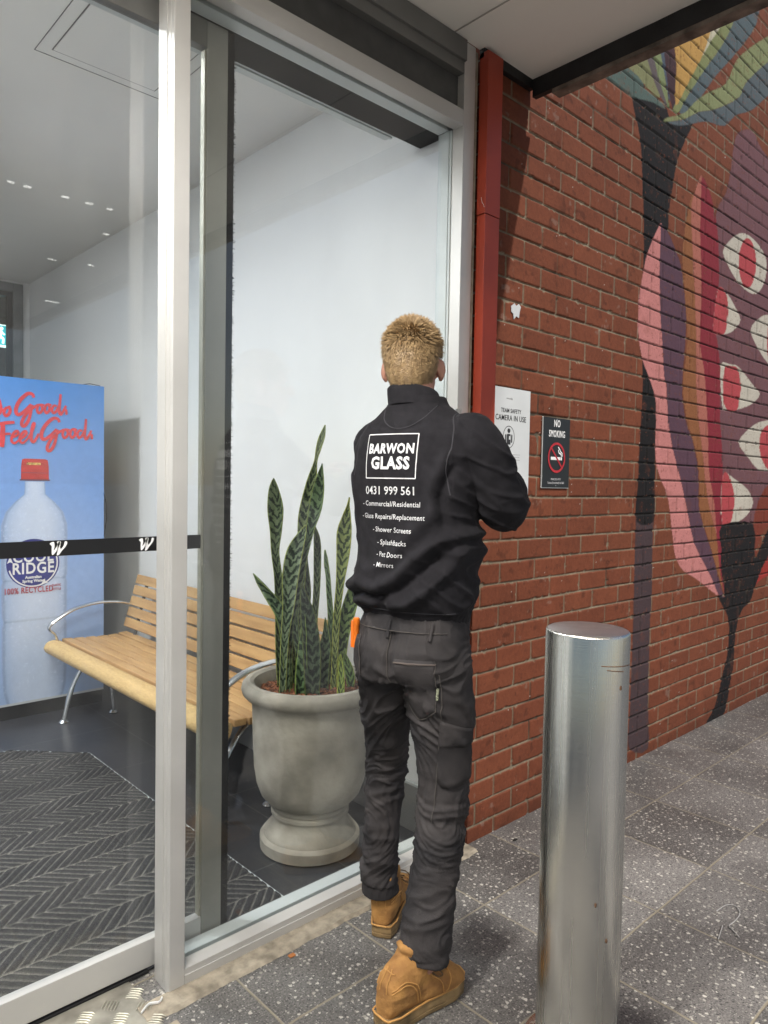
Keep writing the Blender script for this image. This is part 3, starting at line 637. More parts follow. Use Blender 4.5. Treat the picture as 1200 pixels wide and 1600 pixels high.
# ---- drinks machine with advert
def drinks_machine():
    root = thing('drinks_machine', 'blue drinks vending machine with a water bottle advert at the end of the bench', 'vending machine')
    x0, x1, yf = .84, 1.776, 4.42
    t = MB(); t.box(x0, x1, yf+.004, 5.2, .085, 1.957, .004); t.build('cabinet', mat('cabinet_paint', (.22, .22, .215), .5, .1), root)
    t = MB(); t.box(x0+.01, x1-.004, yf+.012, 5.15, .004, .085); t.build('plinth', KICK, root)
    xs = np.arange(x0, x1+.0001, .0036); zs = np.linspace(.085, 1.957, 520); X, Z = np.meshgrid(xs, zs)
    t_ = np.clip((Z-.085)/1.87, 0, 1)[..., None]
    top = np.array(lin((66, 128, 200))); mid = np.array(lin((136, 168, 220))); bot = np.array(lin((160, 182, 218)))
    c = np.where(t_ > .5, mid+(top-mid)*((t_-.5)*2), bot+(mid-bot)*t_*2)
    c = c*(.96+.08*vnoise(X, Z, 30, 3)[..., None])
    bx = ony(55, 900, yf).x       # bottle axis
    def bz(y): return ony(55, y, yf).z
    prof = [(752, .055), (772, .058), (785, .11), (800, .155), (820, .178), (850, .180), (900, .178), (905, .170), (912, .178), (960, .175), (968, .168), (976, .175), (1040, .176), (1075, .17), (1095, .15)]
    zz = np.array([bz(p[0]) for p in prof])[::-1]; rr = np.array([p[1] for p in prof])[::-1]*1.03
    rad = np.interp(Z, zz, rr, left=0, right=0); d = np.abs(X-bx)/np.maximum(rad, 1e-4)
    ins = np.clip((1-d)*rad/.004, 0, 1)*(Z < bz(752))*(Z > zz[0])
    bc = np.array(lin((150, 172, 210)))+(np.array(lin((206, 216, 234)))-np.array(lin((150, 172, 210))))*(np.clip(1-d**3, 0, 1)[..., None])*(.75+.3*vnoise(X, Z*.4, 14, 9)[..., None])
    rim = np.exp(-((d-.93)/.05)**2)[..., None]*.25; bc = bc*(1-rim)
    drops = np.clip((vnoise(X, Z, 120, 12, 2)-.74)*4, 0, .3)[..., None]; bc = np.clip(bc+drops*.4, 0, .9)
    for yl in (905, 968):
        g_ = np.exp(-((Z-bz(yl))/.006)**2)[..., None]; bc = bc*(1-.18*g_)
    a = ins[..., None]*.9; c = c*(1-a)+bc*a
    # fine white keyline at the foot
    k = (Z < .098)[..., None]; c = np.where(k, np.array([.55, .56, .58]), c)
    grid_object('advert_panel', xs, zs, np.full(X.shape, yf), c, BLUEM, root)
    y1, y2 = yf-.0015, yf-.003
    # cap
    cw = .076
    t = MB(); zc0, zc1 = bz(749), bz(717)
    P = [(bx-cw, zc0), (bx+cw, zc0), (bx+cw-.001, zc0+.075), (bx+cw-.006, zc1-.006), (bx+cw-.02, zc1), (bx-cw+.02, zc1), (bx-cw+.006, zc1-.006), (bx-cw+.001, zc0+.075)]
    t.bm.faces.new([t.bm.verts.new((a, y1, b_)) for a, b_ in P]); cap = t.build('printed_cap', mat('cap_red', (.50, .03, .035), .45, 0, .15, 12, stretch=(1, 1, 4)), root)
    t = MB(); t.box(bx-cw-.007, bx+cw+.007, y1-.0006, y1, zc0-.008, zc0); t.box(bx-cw+.003, bx+cw-.003, y1-.0006, y1, zc0+.036, zc0+.039); t.build('cap_ring', mat('cap_dark', (.12, .05, .10), .5), cap)
    t = MB(); t.box(bx-.045, bx+.030, y1-.0006, y1, zc1-.035, zc1-.022); t.build('cap_glint', mat('cap_gold', (.75, .45, .12), .4, 0, .5, 90), cap)
    # round logo
    lx = bx; lz = ony(54, 880, yf).z; lx = ony(52, 880, yf).x; lr = .145
    t = MB(); t.bm.faces.new([t.bm.verts.new((lx+lr*math.cos(k*math.pi/32), y1, lz+lr*.98*math.sin(k*math.pi/32))) for k in range(64)]); lg = t.build('round_logo', NAVY, root)
    for (a0, a1), (ax_, az_, an) in zip(((195, 300), (-75, 55)), ((lx-lr*.86, lz+.02, 90), (lx+lr*.42, lz-lr*.78, 215))):
        t = MB()
        pts = [(lx+(lr-.012)*math.cos(R(a)), lz+(lr-.012)*math.sin(R(a))) for a in np.linspace(a0, a1, 24)]; strip_path(t, pts, [.008]*24, y1-.0004)
        t.build('ring_arc', WHITE, lg); t = MB(); ca, sa = math.cos(R(an)), math.sin(R(an))
        t.bm.faces.new([t.bm.verts.new((ax_+px*ca-pz*sa, y1-.0005, az_+px*sa+pz*ca)) for px, pz in ((.026, 0), (-.014, -.016), (-.006, 0), (-.014, .016))])
        t.build('arrow_head', WHITE, lg)

    wall_text([('COOL', lx, lz+.036, .086, dict(off=.0018, xs=.86, space=1.1)), ('RIDGE', lx, lz-.030, .090, dict(off=.0020, xs=.84, space=1.1)), ('Australian', lx, lz-.080, .022, dict(off=.0008)), ('Spring Water', lx, lz-.102, .022, dict(off=.0008))], y1-.001, 'logo_lettering', WHITE, lg)
    wall_text([('100% RECYCLED', ony(45, 925, yf).x, ony(46, 919, yf).z-.012, .048, dict(off=.0007, xs=.72, space=1.08)), ('PLASTIC', ony(88, 915, yf).x, ony(88, 914, yf).z, .018, dict(off=.0003, xs=.8)), ('BOTTLE', ony(88, 915, yf).x, ony(88, 919, yf).z-.004, .018, dict(off=.0003, xs=.8))], y1-.0014, 'claim_lettering', REDI, root)
    # brush script
    CNT = [0]; t = MB()
    def stroke(px, w=9., wl=None):
        q = smoothpoly([(a/6.667, 580+b_/6.667, 0) for a, b_ in px], 6, False); pts = [ony(p.x, p.y, yf) for p in q]
        n = len(pts); ww = [(w/6.667/1126*4.2)*1.45*(.6+.45*math.sin(math.pi*min(1, .12+i/n*.8))) for i in range(n)]
        strip_path(t, [(p.x, p.z) for p in pts], ww, y1-.00012*CNT[0]); CNT[0] += 1
    stroke([(-30, 250), (-8, 320), (5, 400), (-20, 450), (-60, 460)], 24)
    stroke([(100, 380), (60, 385), (40, 430), (60, 465), (95, 440), (105, 395), (88, 375), (110, 370)], 20); stroke([(-5, 395), (20, 405), (45, 395)], 14)
    def Good(dx, dy):
        g_ = lambda L_: [(a+dx, b_+dy) for a, b_ in L_]
        stroke(g_([(352, 275), (335, 240), (285, 235), (210, 300), (168, 380), (170, 440), (205, 450), (260, 410), (325, 345)]), 24)
        stroke(g_([(335, 350), (320, 420), (300, 500), (265, 560), (235, 570), (225, 535), (260, 460), (330, 390), (400, 350)]), 22)
        stroke(g_([(425, 350), (400, 355), (385, 400), (400, 435), (430, 420), (440, 380), (420, 350), (460, 355)]), 18)
        stroke(g_([(500, 345), (478, 355), (465, 400), (480, 435), (508, 415), (515, 375), (498, 345), (535, 355)]), 18)
        stroke(g_([(590, 365), (560, 360), (540, 400), (555, 435), (590, 410), (622, 330), (630, 240)]), 18)
        stroke(g_([(630, 240), (622, 330), (615, 410), (628, 450), (655, 420), (685, 360)]), 20)
        stroke(g_([(676, 425), (684, 425), (692, 425), (702, 425)]), 40)
    Good(0, 0); Good(265, 258)
    stroke([(-60, 560), (20, 545), (90, 535), (150, 532)], 22); stroke([(28, 545), (25, 640), (22, 720), (18, 790)], 32); stroke([(-20, 660), (50, 655), (110, 650)], 16)
    stroke([(112, 690), (150, 680), (185, 655), (180, 625), (150, 635), (122, 680), (120, 730), (150, 750), (190, 720)], 18)
    stroke([(190, 720), (235, 690), (270, 655), (265, 625), (235, 640), (205, 690), (210, 735), (240, 745), (290, 700)], 18)
    stroke([(290, 700), (335, 620), (355, 545), (340, 560), (325, 640), (325, 720), (350, 735), (380, 690), (400, 650)], 20)
    t.build('script_lettering', mat('brush_red', (.62, .03, .045), .5, 0, .1, 20), root)
    t = MB(); t.tube([(x1+.004, yf+.03, 1.34), (x1+.025, yf+.03, 1.25), (x1+.03, yf+.03, 1.15), (x1+.012, yf+.03, 1.02)], .003, 6); t.build('cable', BLACK, root, True); t = MB(); t.tube([(x1-.12, yf+.02, 1.958), (x1-.08, yf+.02, 1.968), (x1-.02, yf+.02, 1.962), (x1+.002, yf+.02, 1.94)], .0025, 6)
    t.build('cable', BLACK, root, True)
drinks_machine()

# ---- bench along the white wall
def bench():
    root = thing('bench', 'timber slatted bench with curved polished metal arms against the white wall', 'bench')
    ya, yb = 2.42, 4.31
    def slat(mb, cx, cz, w, h, ang, y0=ya, y1=yb, bev=.006):
        M = Matrix.Translation((cx, 0, cz)) @ Matrix.Rotation(ang, 4, 'Y'); mb.box(-w/2, w/2, y0, y1, -h/2, h/2, bev, M, 3)
    f = MB()
    prof = smoothpoly([(1.475, .452, 0), (1.44, .458, 0), (1.405, .448, 0), (1.388, .420, 0), (1.398, .392, 0), (1.43, .380, 0), (1.46, .392, 0), (1.475, .42, 0)], 4)
    f.rings([[Vector((p.x+dx, y, p.y)) for p in prof] for y, dx in ((ya, .0), (yb, 0))])
    seat = f.build('front_rail', WOODF, root, True, 50)
    s = MB()
    for i, (x, z) in enumerate(((1.515, .446), (1.582, .441), (1.649, .437), (1.716, .434), (1.783, .434), (1.848, .440))): slat(s, x, z, .0565, .030, R(3-i*1.5), bev=.008)
    s.build('seat', WOOD, root, True, 30)
    b = MB()
    for i in range(5):
        t = i/4; slat(b, 1.872+.075*t, .515+.258*t, .056, .024, R(-74+0*t), bev=.007)
    b.build('backrest', WOOD, root, True, 30)
    for y in (ya+.13, yb-.13):
        l = MB()
        l.tube(smoothpoly([(1.452, y, .0), (1.462, y, .06), (1.50, y, .20), (1.56, y, .31), (1.63, y, .385), (1.70, y, .40)], 6, False), [.019]*12+[.016]*19, 12, flat=.7)
        l.tube(smoothpoly([(1.74, y, .0), (1.735, y, .10), (1.70, y, .28), (1.66, y, .39)], 6, False), .015, 12, flat=.8)
        l.lathe([(.026, .004), (.028, .010), (.016, .022)], (1.452, y), 16); l.lathe([(.026, .004), (.028, .010), (.016, .022)], (1.74, y), 16)
        l.build('leg', CHROME, root, True)
        k = MB(); k.tube(smoothpoly([(1.43, y, .40), (1.6, y, .405), (1.80, y, .400), (1.862, y, .44), (1.90, y, .58), (1.955, y, .79)], 6, False), .014, 10, flat=.6); k.build('side_frame', mat('cast_frame', (.10, .10, .10), .5, .6), root, True)
    for y, s_ in ((ya+.03, -1), (yb-.03, 1)):
        a = MB(); pts = smoothpoly([(1.455, y, .455), (1.435, y, .50), (1.405, y, .535), (1.44, y, .575), (1.55, y, .632), (1.68, y, .655), (1.80, y, .648), (1.885, y, .628)], 7, False)
        n = len(pts); a.tube(pts, [.012+.008*math.sin(math.pi*i/n)*(1 if i > n*.35 else .6) for i in range(n)], 12, flat=.55, upv=(1, 0, 0)); a.build('armrest', CHROME, root, True)
bench()

# ---- pot and plant
PX, PY = 1.68, 2.18
def pot():
    root = thing('plant_pot', 'weathered grey concrete urn standing inside the glass near the sill', 'plant pot')
    prof = [(.0, .004), (.180, .004), (.191, .010), (.192, .048), (.186, .056), (.178, .060), (.176, .068), (.165, .082), (.150, .100), (.141, .120), (.143, .134), (.150, .138), (.150, .150), (.144, .156), (.150, .162), (.151, .172), (.146, .178), (.168, .190), (.190, .215), (.207, .26), (.216, .32), (.221, .40), (.224, .50), (.227, .572), (.232, .580), (.248, .586), (.262, .600), (.267, .617), (.263, .634), (.250, .646), (.234, .648), (.220, .640), (.212, .622), (.208, .58), (.204, .50)]
    m = MB(); m.lathe(prof[1:], (PX, PY), 96, caps=False); m.build('urn', CONC, root, True, 35)
    s = MB(); s.lathe([(.209, .585), (.12, .592), (.03, .597)], (PX, PY), 40, caps=True)
    s.build('soil', mat('potting_soil', (.03, .018, .012), .95, 0, .3, 40, .6, 60), root)
    b = MB()
    for i in range(900):
        a = random.random()*6.283; r = .205*math.sqrt(random.random()); c = Vector((PX+r*math.cos(a), PY+r*math.sin(a), .593+random.random()*.012))
        M = Matrix.Translation(c) @ Matrix.Rotation(random.random()*6, 4, 'Z') @ Matrix.Rotation(random.uniform(-.6, .6), 4, 'X') @ Matrix.Rotation(random.uniform(-.5, .5), 4, 'Y')
        L_, w_ = random.uniform(.006, .017), random.uniform(.003, .007); b.box(-L_, L_, -w_, w_, -.0015, .0015, m=M)
    o = b.build('bark_mulch', BARK, root); o['kind'] = 'stuff'
pot()
def leaf_mat():
    m = bpy.data.materials.new('snake_leaf'); m.use_nodes = True; t = m.node_tree; b = t.nodes['Principled BSDF']; N = t.nodes.new; L = t.links.new
    uv = N('ShaderNodeUVMap'); sp = N('ShaderNodeSeparateXYZ'); L(uv.outputs[0], sp.inputs[0])
    def M(op, a, b_=None):
        n = N('ShaderNodeMath'); n.operation = op
        for i, v in enumerate((a, b_)):
            if v is None: continue
            if isinstance(v, (int, float)): n.inputs[i].default_value = v
            else: L(v, n.inputs[i])
        return n.outputs[0]
    tc = N('ShaderNodeTexCoord'); nz = N('ShaderNodeTexNoise'); nz.inputs['Scale'].default_value = 55; nz.inputs['Detail'].default_value = 3; L(tc.outputs['Object'], nz.inputs[0])
    n2 = N('ShaderNodeTexNoise'); n2.inputs['Scale'].default_value = 14; L(tc.outputs['Object'], n2.inputs[0])
    x = M('ABSOLUTE', M('SUBTRACT', sp.outputs[0], .5))
    ph = M('ADD', M('MULTIPLY', sp.outputs[1], 75), M('ADD', M('MULTIPLY', nz.outputs[0], 4.2), M('MULTIPLY', x, -6)))
    s = M('SINE', M('MULTIPLY', ph, 2.2)); s2 = M('ADD', s, M('MULTIPLY', M('SUBTRACT', n2.outputs[0], .5), 2.4))
    r = N('ShaderNodeValToRGB'); L(M('ADD', M('MULTIPLY', s2, .3), .5), r.inputs[0])
    e = r.color_ramp.elements; e[0].position = .28; e[0].color = (.014, .026, .016, 1); e[1].position = .62; e[1].color = (.165, .215, .125, 1)
    k = r.color_ramp.elements.new(.45); k.color = (.055, .088, .050, 1)
    ed = N('ShaderNodeMapRange'); L(x, ed.inputs[0]); ed.inputs[1].default_value = .462; ed.inputs[2].default_value = .49
    oi = N('ShaderNodeAttribute'); oi.attribute_name = 'tone'
    mx = N('ShaderNodeMix'); mx.data_type = 'RGBA'; L(M('MULTIPLY', ed.outputs[0], .7), mx.inputs[0]); L(r.outputs[0], mx.inputs[6]); mx.inputs[7].default_value = (.22, .25, .05, 1)
    m2 = N('ShaderNodeMix'); m2.data_type = 'RGBA'; m2.blend_type = 'MULTIPLY'; m2.inputs[0].default_value = 1; L(mx.outputs[2], m2.inputs[6]); L(oi.outputs['Color'], m2.inputs[7])
    L(m2.outputs[2], b.inputs['Base Color']); b.inputs['Roughness'].default_value = .42; b.inputs['Specular IOR Level'].default_value = .4
    b.inputs['Subsurface Weight'].default_value = .0
    return m
def plant():
    root = thing('snake_plant', 'tall snake plant with mottled sword leaves growing from the grey urn', 'plant'); LM = leaf_mat()
    D0 = PX*math.sin(_y)+PY*math.cos(_y)
    leaves = [  # depth offset, twist, tone, [(px, py, width px)...] base to tip
     (.03, .3, (1, 1, .9), [(442, 1085, 15), (438, 1020, 14), (437, 960, 13), (435, 905, 12), (430, 862, 12), (431, 830, 18), (430, 795, 25), (428, 765, 16), (427, 747, 1)]),
     (.06, -.2, (1.25, 1.2, 1), [(455, 1084, 12), (462, 1000, 14), (470, 900, 15), (474, 840, 18), (478, 800, 21), (487, 752, 15), (493, 722, 5), (498, 700, 8), (503, 682, 9), (508, 664, 1)]),
     (-.01, .5, (.8, .9, .8), [(450, 1086, 14), (450, 1000, 15), (460, 940, 15), (472, 878, 13), (484, 830, 13), (491, 800, 20), (497, 765, 19), (503, 724, 1)]),
     (-.05, -.3, (1.5, 1.5, 1.6), [(441, 1088, 10), (445, 1000, 12), (451, 945, 18), (454, 900, 25), (461, 860, 25), (471, 835, 14), (478, 820, 1)]),
     (-.03, .8, (1.2, 1.3, 1.3), [(450, 1086, 8), (446, 1010, 10), (440, 965, 16), (428, 940, 21), (412, 920, 15), (395, 896, 1)]),
     (.09, .2, (.9, .9, .8), [(488, 1080, 9), (491, 980, 9), (495, 915, 10), (496, 865, 11), (495, 840, 9), (492, 822, 1)]),
     (.05, -.5, (.9, 1, .9), [(513, 1082, 9), (517, 990, 9), (515, 940, 8), (512, 900, 7), (509, 875, 6), (508, 859, 1)]),
     (.0, .1, (1.6, 1.45, .9), [(521, 1084, 9), (525, 980, 10), (531, 915, 12), (536, 865, 20), (538, 830, 22), (542, 803, 11), (544, 790, 4), (546, 777, 1)]),
     (.04, .4, (1.2, 1.3, .8), [(526, 1082, 15), (535, 1000, 19), (545, 952, 23), (556, 915, 19), (564, 895, 12), (570, 880, 1)]),
     (-.09, -.1, (.45, .5, .5), [(488, 1088, 22), (488, 1040, 27), (486, 1000, 27), (481, 960, 23), (476, 935, 13), (471, 912, 1)]),
     (-.07, .7, (.9, 1.1, .9), [(470, 1088, 16), (471, 1050, 18), (472, 1020, 15), (474, 985, 9), (476, 960, 1)]),
     (-.10, .2, (2.0, 2.0, .9), [(532, 1090, 11), (533, 1060, 10), (532, 1035, 6), (532, 1022, 1)]),
     (.02, .1, (1, 1.2, .7), [(548, 1074, 10), (547, 1055, 14), (543, 1038, 12), (538, 1018, 1)]),
     (.10, -.4, (.7, .8, .7), [(462, 1080, 10), (462, 1000, 12), (457, 960, 9), (458, 930, 1)]),
     (.10, .3, (.8, .9, .7), [(478, 1080, 10), (478, 985, 10), (480, 920, 11), (478, 880, 6), (479, 850, 1)]),
     (.0, .3, (.8, .9, .8), [(505, 1084, 14), (505, 1040, 20), (508, 1010, 18), (509, 985, 8), (508, 965, 1)]),
     (-.02, .3, (.7, .8, .7), [(466, 1086, 12), (468, 1030, 12), (462, 985, 10), (466, 950, 1)]),
    ]
    for off, tw, tone, pts in leaves:
        P = smoothpoly([(a, b_, w) for a, b_, w in pts], 7, False); n = len(P)
        ph0 = random.random()*6
        bm = bmesh.new(); uvl = bm.loops.layers.uv.new('UVMap'); rows = []; acc = 0; K = 6; last = None
        fo = Vector((math.sin(_y), math.cos(_y), 0)); rtv = Vector((math.cos(_y), -math.sin(_y), 0))
        base_off = max(-.10, min(.10, off))
        for i, p in enumerate(P):
            t = i/(n-1); q = ondepth(p.x, p.y, D0+base_off*(1+.2*t)); 
            if last is not None: acc += (q-last).length
            w = max(.5, p.z)/(FPX/(D0+base_off)); last = q
            ang = tw*math.sin(t*4+ph0)*.9; wd = rtv*math.cos(ang)+fo*math.sin(ang); nd = fo*math.cos(ang)-rtv*math.sin(ang)
            w = w/max(.6, math.cos(ang)); wav = math.sin(t*26+ph0)*.0015
            rows.append(([bm.verts.new(q+wd*w*(k/K-.5)+nd*(w*.55*(1-(2*k/K-1)**2)+ (wav if k in (0, K) else 0))) for k in range(K+1)], acc))
        for (a, va), (b_, vb) in zip(rows, rows[1:]):
            for k in range(K):
                f = bm.faces.new((a[k], a[k+1], b_[k+1], b_[k])); f.smooth = True
                for lp, (uu, vv) in zip(f.loops, ((k/K, va), ((k+1)/K, va), ((k+1)/K, vb), (k/K, vb))): lp[uvl].uv = (uu, vv)
        me = bpy.data.meshes.new('leaf'); bm.to_mesh(me); bm.free(); me.materials.append(LM)
        at_ = me.color_attributes.new('tone', 'FLOAT_COLOR', 'POINT'); at_.data.foreach_set('color', np.tile(np.array([*tone, 1.], np.float32), len(me.vertices)))
        o = bpy.data.objects.new('leaf', me); COL.objects.link(o); o.parent = root
        md = o.modifiers.new('thickness', 'SOLIDIFY'); md.thickness = .003; md.offset = 0
plant()

# ================================================================== signs on the bricks
def signs():
    y = B-.004
    s = thing('camera_notice', 'white team safety notice sheet on the bricks, partly hidden by the red channel', 'sign')
    x0, x1, z0, z1 = 2.190, 2.461, 1.302, 1.783; cx = 2.322
    MB().box(x0, x1, y-.003, y+.001, z0, z1, .0008).build('sheet', SIGNW, s)
    MB().box(x0, x1-.004, y-.0015, y+.0015, z0-.020, z0).build('red_base', SIGNR, s)
    yy = y-.0034
    wall_text([('TEAM SAFETY', cx+.012, 1.693, .0235, dict(off=.0002, xs=.85, space=1.08)), ('CAMERA IN USE', cx+.012, 1.664, .031, dict(off=.0002, xs=.84, space=1.08))], yy, 'lettering', INK, s)
    wall_text([('everyday', cx, 1.742, .011, dict())], yy, 'small_heading', GREYI, s)
    t = MB(); ez = 1.590
    pts = [(cx+.036*math.cos(a), ez+.043*math.sin(a)) for a in np.linspace(0, 2*math.pi, 49)]; strip_path(t, pts, .0028, yy)
    t.ell((cx, yy, ez+.025), (.0095, .0008, .0095), seg=14, rg=8)
    for a in ([(-.010, .012), (.010, .012), (.013, .005), (.012, -.030), (-.012, -.030), (-.013, .005)], [(-.024, .008), (-.016, .012), (-.015, -.022), (-.023, -.022)], [(.016, .012), (.024, .008), (.023, -.022), (.015, -.022)]):
        t.bm.faces.new([t.bm.verts.new((cx+p, yy, ez+q)) for p, q in a])
    t.build('figure_pictogram', INK, s)
    MB().box(cx+.001, cx+.010, yy-.0005, yy-.0002, ez-.010, ez+.004).build('camera_mark', SIGNW, s)
    z = 1.520; rr = random.Random(3)
    for blk, n in ((0, 4), (1, 2), (2, 4)):
        t = MB()
        for k in range(n):
            w = .078 if k < n-1 else rr.uniform(.04, .06); x = cx-.055
            while x < cx-.055+w*1.6:
                l = rr.uniform(.006, .016); t.box(x, min(x+l, cx+.075), yy-.0002, yy, z, z+.0022); x += l+.0025
            z -= .0105
        z -= .014
        t.build('small_print', GREYI, s)
    n = thing('no_smoking_sign', 'black no smoking sign plate screwed to the bricks', 'sign')
    x0, x1, z0, z1 = 2.556, 2.756, 1.392, 1.689; cx = (x0+x1)/2
    MB().box(x0, x1, y-.005, y+.001, z0, z1, .001).build('plate', SIGNB, n)
    t = MB(); t.box(x0-.0015, x1+.0015, y-.0035, y+.001, z0-.0025, z0+.0002); t.box(x0-.0022, x0-.0002, y-.0035, y+.001, z0, z1); t.build('rim', ALU_L, n)
    yy = y-.0055
    wall_text([('NO', cx, 1.664, .042, dict(off=.0006, xs=.70, space=1.12)), ('SMOKING', cx+.001, 1.620, .040, dict(off=.0006, xs=.62, space=1.14))], yy, 'lettering', WHITE, n)
    wall_text([('PENALTIES APPLY', cx, 1.427, .012, dict(off=.0003, xs=.8)), ('Tobacco (Amendment) Act 2005', cx, 1.412, .0125, dict(off=.0004, xs=.75))], yy, 'small_lettering', GREYI, n)
    t = MB(); ez = 1.520; rr_ = .060
    pts = [(cx+rr_*math.cos(a), ez+rr_*math.sin(a)) for a in np.linspace(0, 2*math.pi, 57)]; strip_path(t, pts, .010, yy-.001)
    strip_path(t, [(cx-rr_*.7, ez+rr_*.7), (cx+rr_*.7, ez-rr_*.7)], .009, yy-.001); t.build('red_ring', SIGNR, n)
    t = MB(); t.box(cx-.042, cx+.028, yy-.0005, yy, ez-.010, ez+.003); t.box(cx+.031, cx+.042, yy-.0005, yy, ez-.010, ez+.003)
    strip_path(t, [(cx+.036, ez+.006), (cx+.036, ez+.016), (cx+.020, ez+.020), (cx+.014, ez+.030), (cx+.022, ez+.038), (cx+.012, ez+.046)], .006, yy)
    strip_path(t, [(cx+.044, ez+.006), (cx+.044, ez+.020), (cx+.028, ez+.028), (cx+.028, ez+.036)], .005, yy); t.build('cigarette_pictogram', WHITE, n)
    for z in (z1-.008, z0+.008): MB().ell((cx, yy, z), (.0035, .002, .0035), seg=10, rg=6).build('screw', CHROME, n)
    p = [(799, 478), (804, 474), (807, 478), (811, 475), (814, 480), (812, 488), (811, 497), (807, 494), (803, 499), (802, 490), (799, 487)]
    t = MB(); v = [ony(a, b_, B-.0025) for a, b_ in p]; t.bm.faces.new([t.bm.verts.new(q) for q in v])
    t.bm.faces.new([t.bm.verts.new(q+Vector((0, .002, 0))) for q in v])
    tag(t.build('torn_sticker', SIGNW), 'small torn scrap of white sticker high on the bricks', 'sticker')
    for k, (a, b_, h_) in enumerate(((782, 505, .02), (800, 770, .02))): pass
signs()

# ================================================================== bollard
def bollard():
    root = thing('bollard', 'tall brushed stainless steel bollard standing on the paving in front', 'bollard')
    m = bpy.data.materials.new('brushed_stainless'); m.use_nodes = True; t = m.node_tree; b = t.nodes['Principled BSDF']; N = t.nodes.new; L = t.links.new
    tc = N('ShaderNodeTexCoord'); mp = N('ShaderNodeMapping'); mp.inputs['Scale'].default_value = (1, 1, 160); L(tc.outputs['Object'], mp.inputs[0])
    n = N('ShaderNodeTexNoise'); n.inputs['Scale'].default_value = 6; n.inputs['Detail'].default_value = 4; L(mp.outputs[0], n.inputs[0])
    r = N('ShaderNodeValToRGB'); L(n.outputs[0], r.inputs[0]); r.color_ramp.elements[0].color = (.66, .64, .59, 1); r.color_ramp.elements[1].color = (.78, .76, .71, 1)
    L(r.outputs[0], b.inputs['Base Color']); b.inputs['Metallic'].default_value = 1; b.inputs['Roughness'].default_value = .24
    ms = N('ShaderNodeMapping'); ms.inputs['Scale'].default_value = (55, 55, .25); L(tc.outputs['Object'], ms.inputs[0]); ns = N('ShaderNodeTexNoise'); ns.inputs['Scale'].default_value = 1; ns.inputs['Detail'].default_value = 3; L(ms.outputs[0], ns.inputs[0])
    mrs = N('ShaderNodeMapRange'); mrs.inputs[1].default_value = .3; mrs.inputs[2].default_value = .7; mrs.inputs[3].default_value = .15; mrs.inputs[4].default_value = .32; L(ns.outputs[0], mrs.inputs[0]); L(mrs.outputs[0], b.inputs['Roughness'])
    bs = N('ShaderNodeBump'); bs.inputs['Strength'].default_value = .35; bs.inputs['Distance'].default_value = .0015; L(ns.outputs[0], bs.inputs['Height'])
    b.inputs['Anisotropic'].default_value = .8; tg = N('ShaderNodeTangent'); tg.direction_type = 'RADIAL'; tg.axis = 'Z'; L(tg.outputs[0], b.inputs['Tangent'])
    bp = N('ShaderNodeBump'); bp.inputs['Strength'].default_value = .10; bp.inputs['Distance'].default_value = .001; L(n.outputs[0], bp.inputs['Height']); L(bs.outputs[0], bp.inputs['Normal']); L(bp.outputs[0], b.inputs['Normal'])
    cx, cy, r_, h = 1.563, .932, .100, 1.052
    p = MB(); p.lathe([(r_, .0), (r_, h-.006), (r_-.0015, h-.002), (r_-.004, h)], (cx, cy), 96, caps=False); p.build('post', m, root, True, 60)
    c = MB(); c.lathe([(r_-.0042, h-.0005), (r_-.006, h+.0005), (.001, h+.0015)], (cx, cy), 96); c.build('cap', mat('cap_steel', (.60, .59, .60), .38, .9, .08, 12), root, True, 60)
    k = MB(); k.lathe([(r_+.03, .0), (r_+.03, .006), (r_+.001, .008)], (cx, cy), 64, caps=False); k.build('base_collar', m, root, True)
    SCR = mat('brown_scratch', (.16, .08, .04), .7)
    for a, z, l in ((230, .985, .10), (238, .975, .05)):
        a0 = R(a); pts = [(cx+(r_+.0003)*math.cos(a0+i*l/6/r_), cy+(r_+.0003)*math.sin(a0+i*l/6/r_), z-i*.0012) for i in range(7)]; MB().tube(pts, .0012, 5).build('scratch', SCR, root)
    for a, z in ((250, .33), (232, .42), (262, .93)):
        MB().ell((cx+r_*math.cos(R(a)), cy+r_*math.sin(R(a)), z), (.004, .002, .006), seg=8, rg=6).build('rust_spot', SCR, root)
bollard()

# ---- litter
t_ = MB(); q = onz(456, 1494); t_.box(q.x-.010, q.x+.010, q.y-.007, q.y+.007, .001, .004, .001, Matrix.Translation((0, 0, 0))); tag(t_.build('dry_leaf_scrap', mat('litter_orange', (.42, .16, .05), .8)), 'tiny orange brown scrap on the paving before the sill', 'litter')
t_ = MB(); q = onz(805, 1313); t_.ell((q.x, q.y, .003), (.014, .007, .003), seg=8, rg=6); tag(t_.build('dark_leaf', mat('litter_dark', (.012, .01, .008), .8)), 'small dark leaf on the paving by the brick wall', 'litter')
t_ = MB(); pts = [onz(a, b_, .004) for a, b_ in ((1119, 1424), (1135, 1414), (1150, 1416), (1156, 1427), (1149, 1438), (1139, 1446))]
t_.tube(smoothpoly(pts, 5, False), .0016, 6); t_.tube([onz(1139, 1446, .004), onz(1155, 1464, .004)], .0016, 6); t_.tube([onz(1129, 1446, .004), onz(1122, 1468, .004)], .0016, 6)
tag(t_.build('wire_offcut', mat('pale_wire', (.36, .35, .34), .5)), 'curled pale wire offcut lying on the paving beyond the bollard', 'litter')
t_ = MB(); t_.tube(smoothpoly([(.80, 1.742, .012), (.825, 1.752, .018), (.85, 1.745, .015), (.862, 1.75, .020)], 5, False), [.002]*16, 6, flat=2.2); tag(t_.build('paint_sliver', WHITE), 'white torn sliver lying by the foot of the mullion', 'litter')

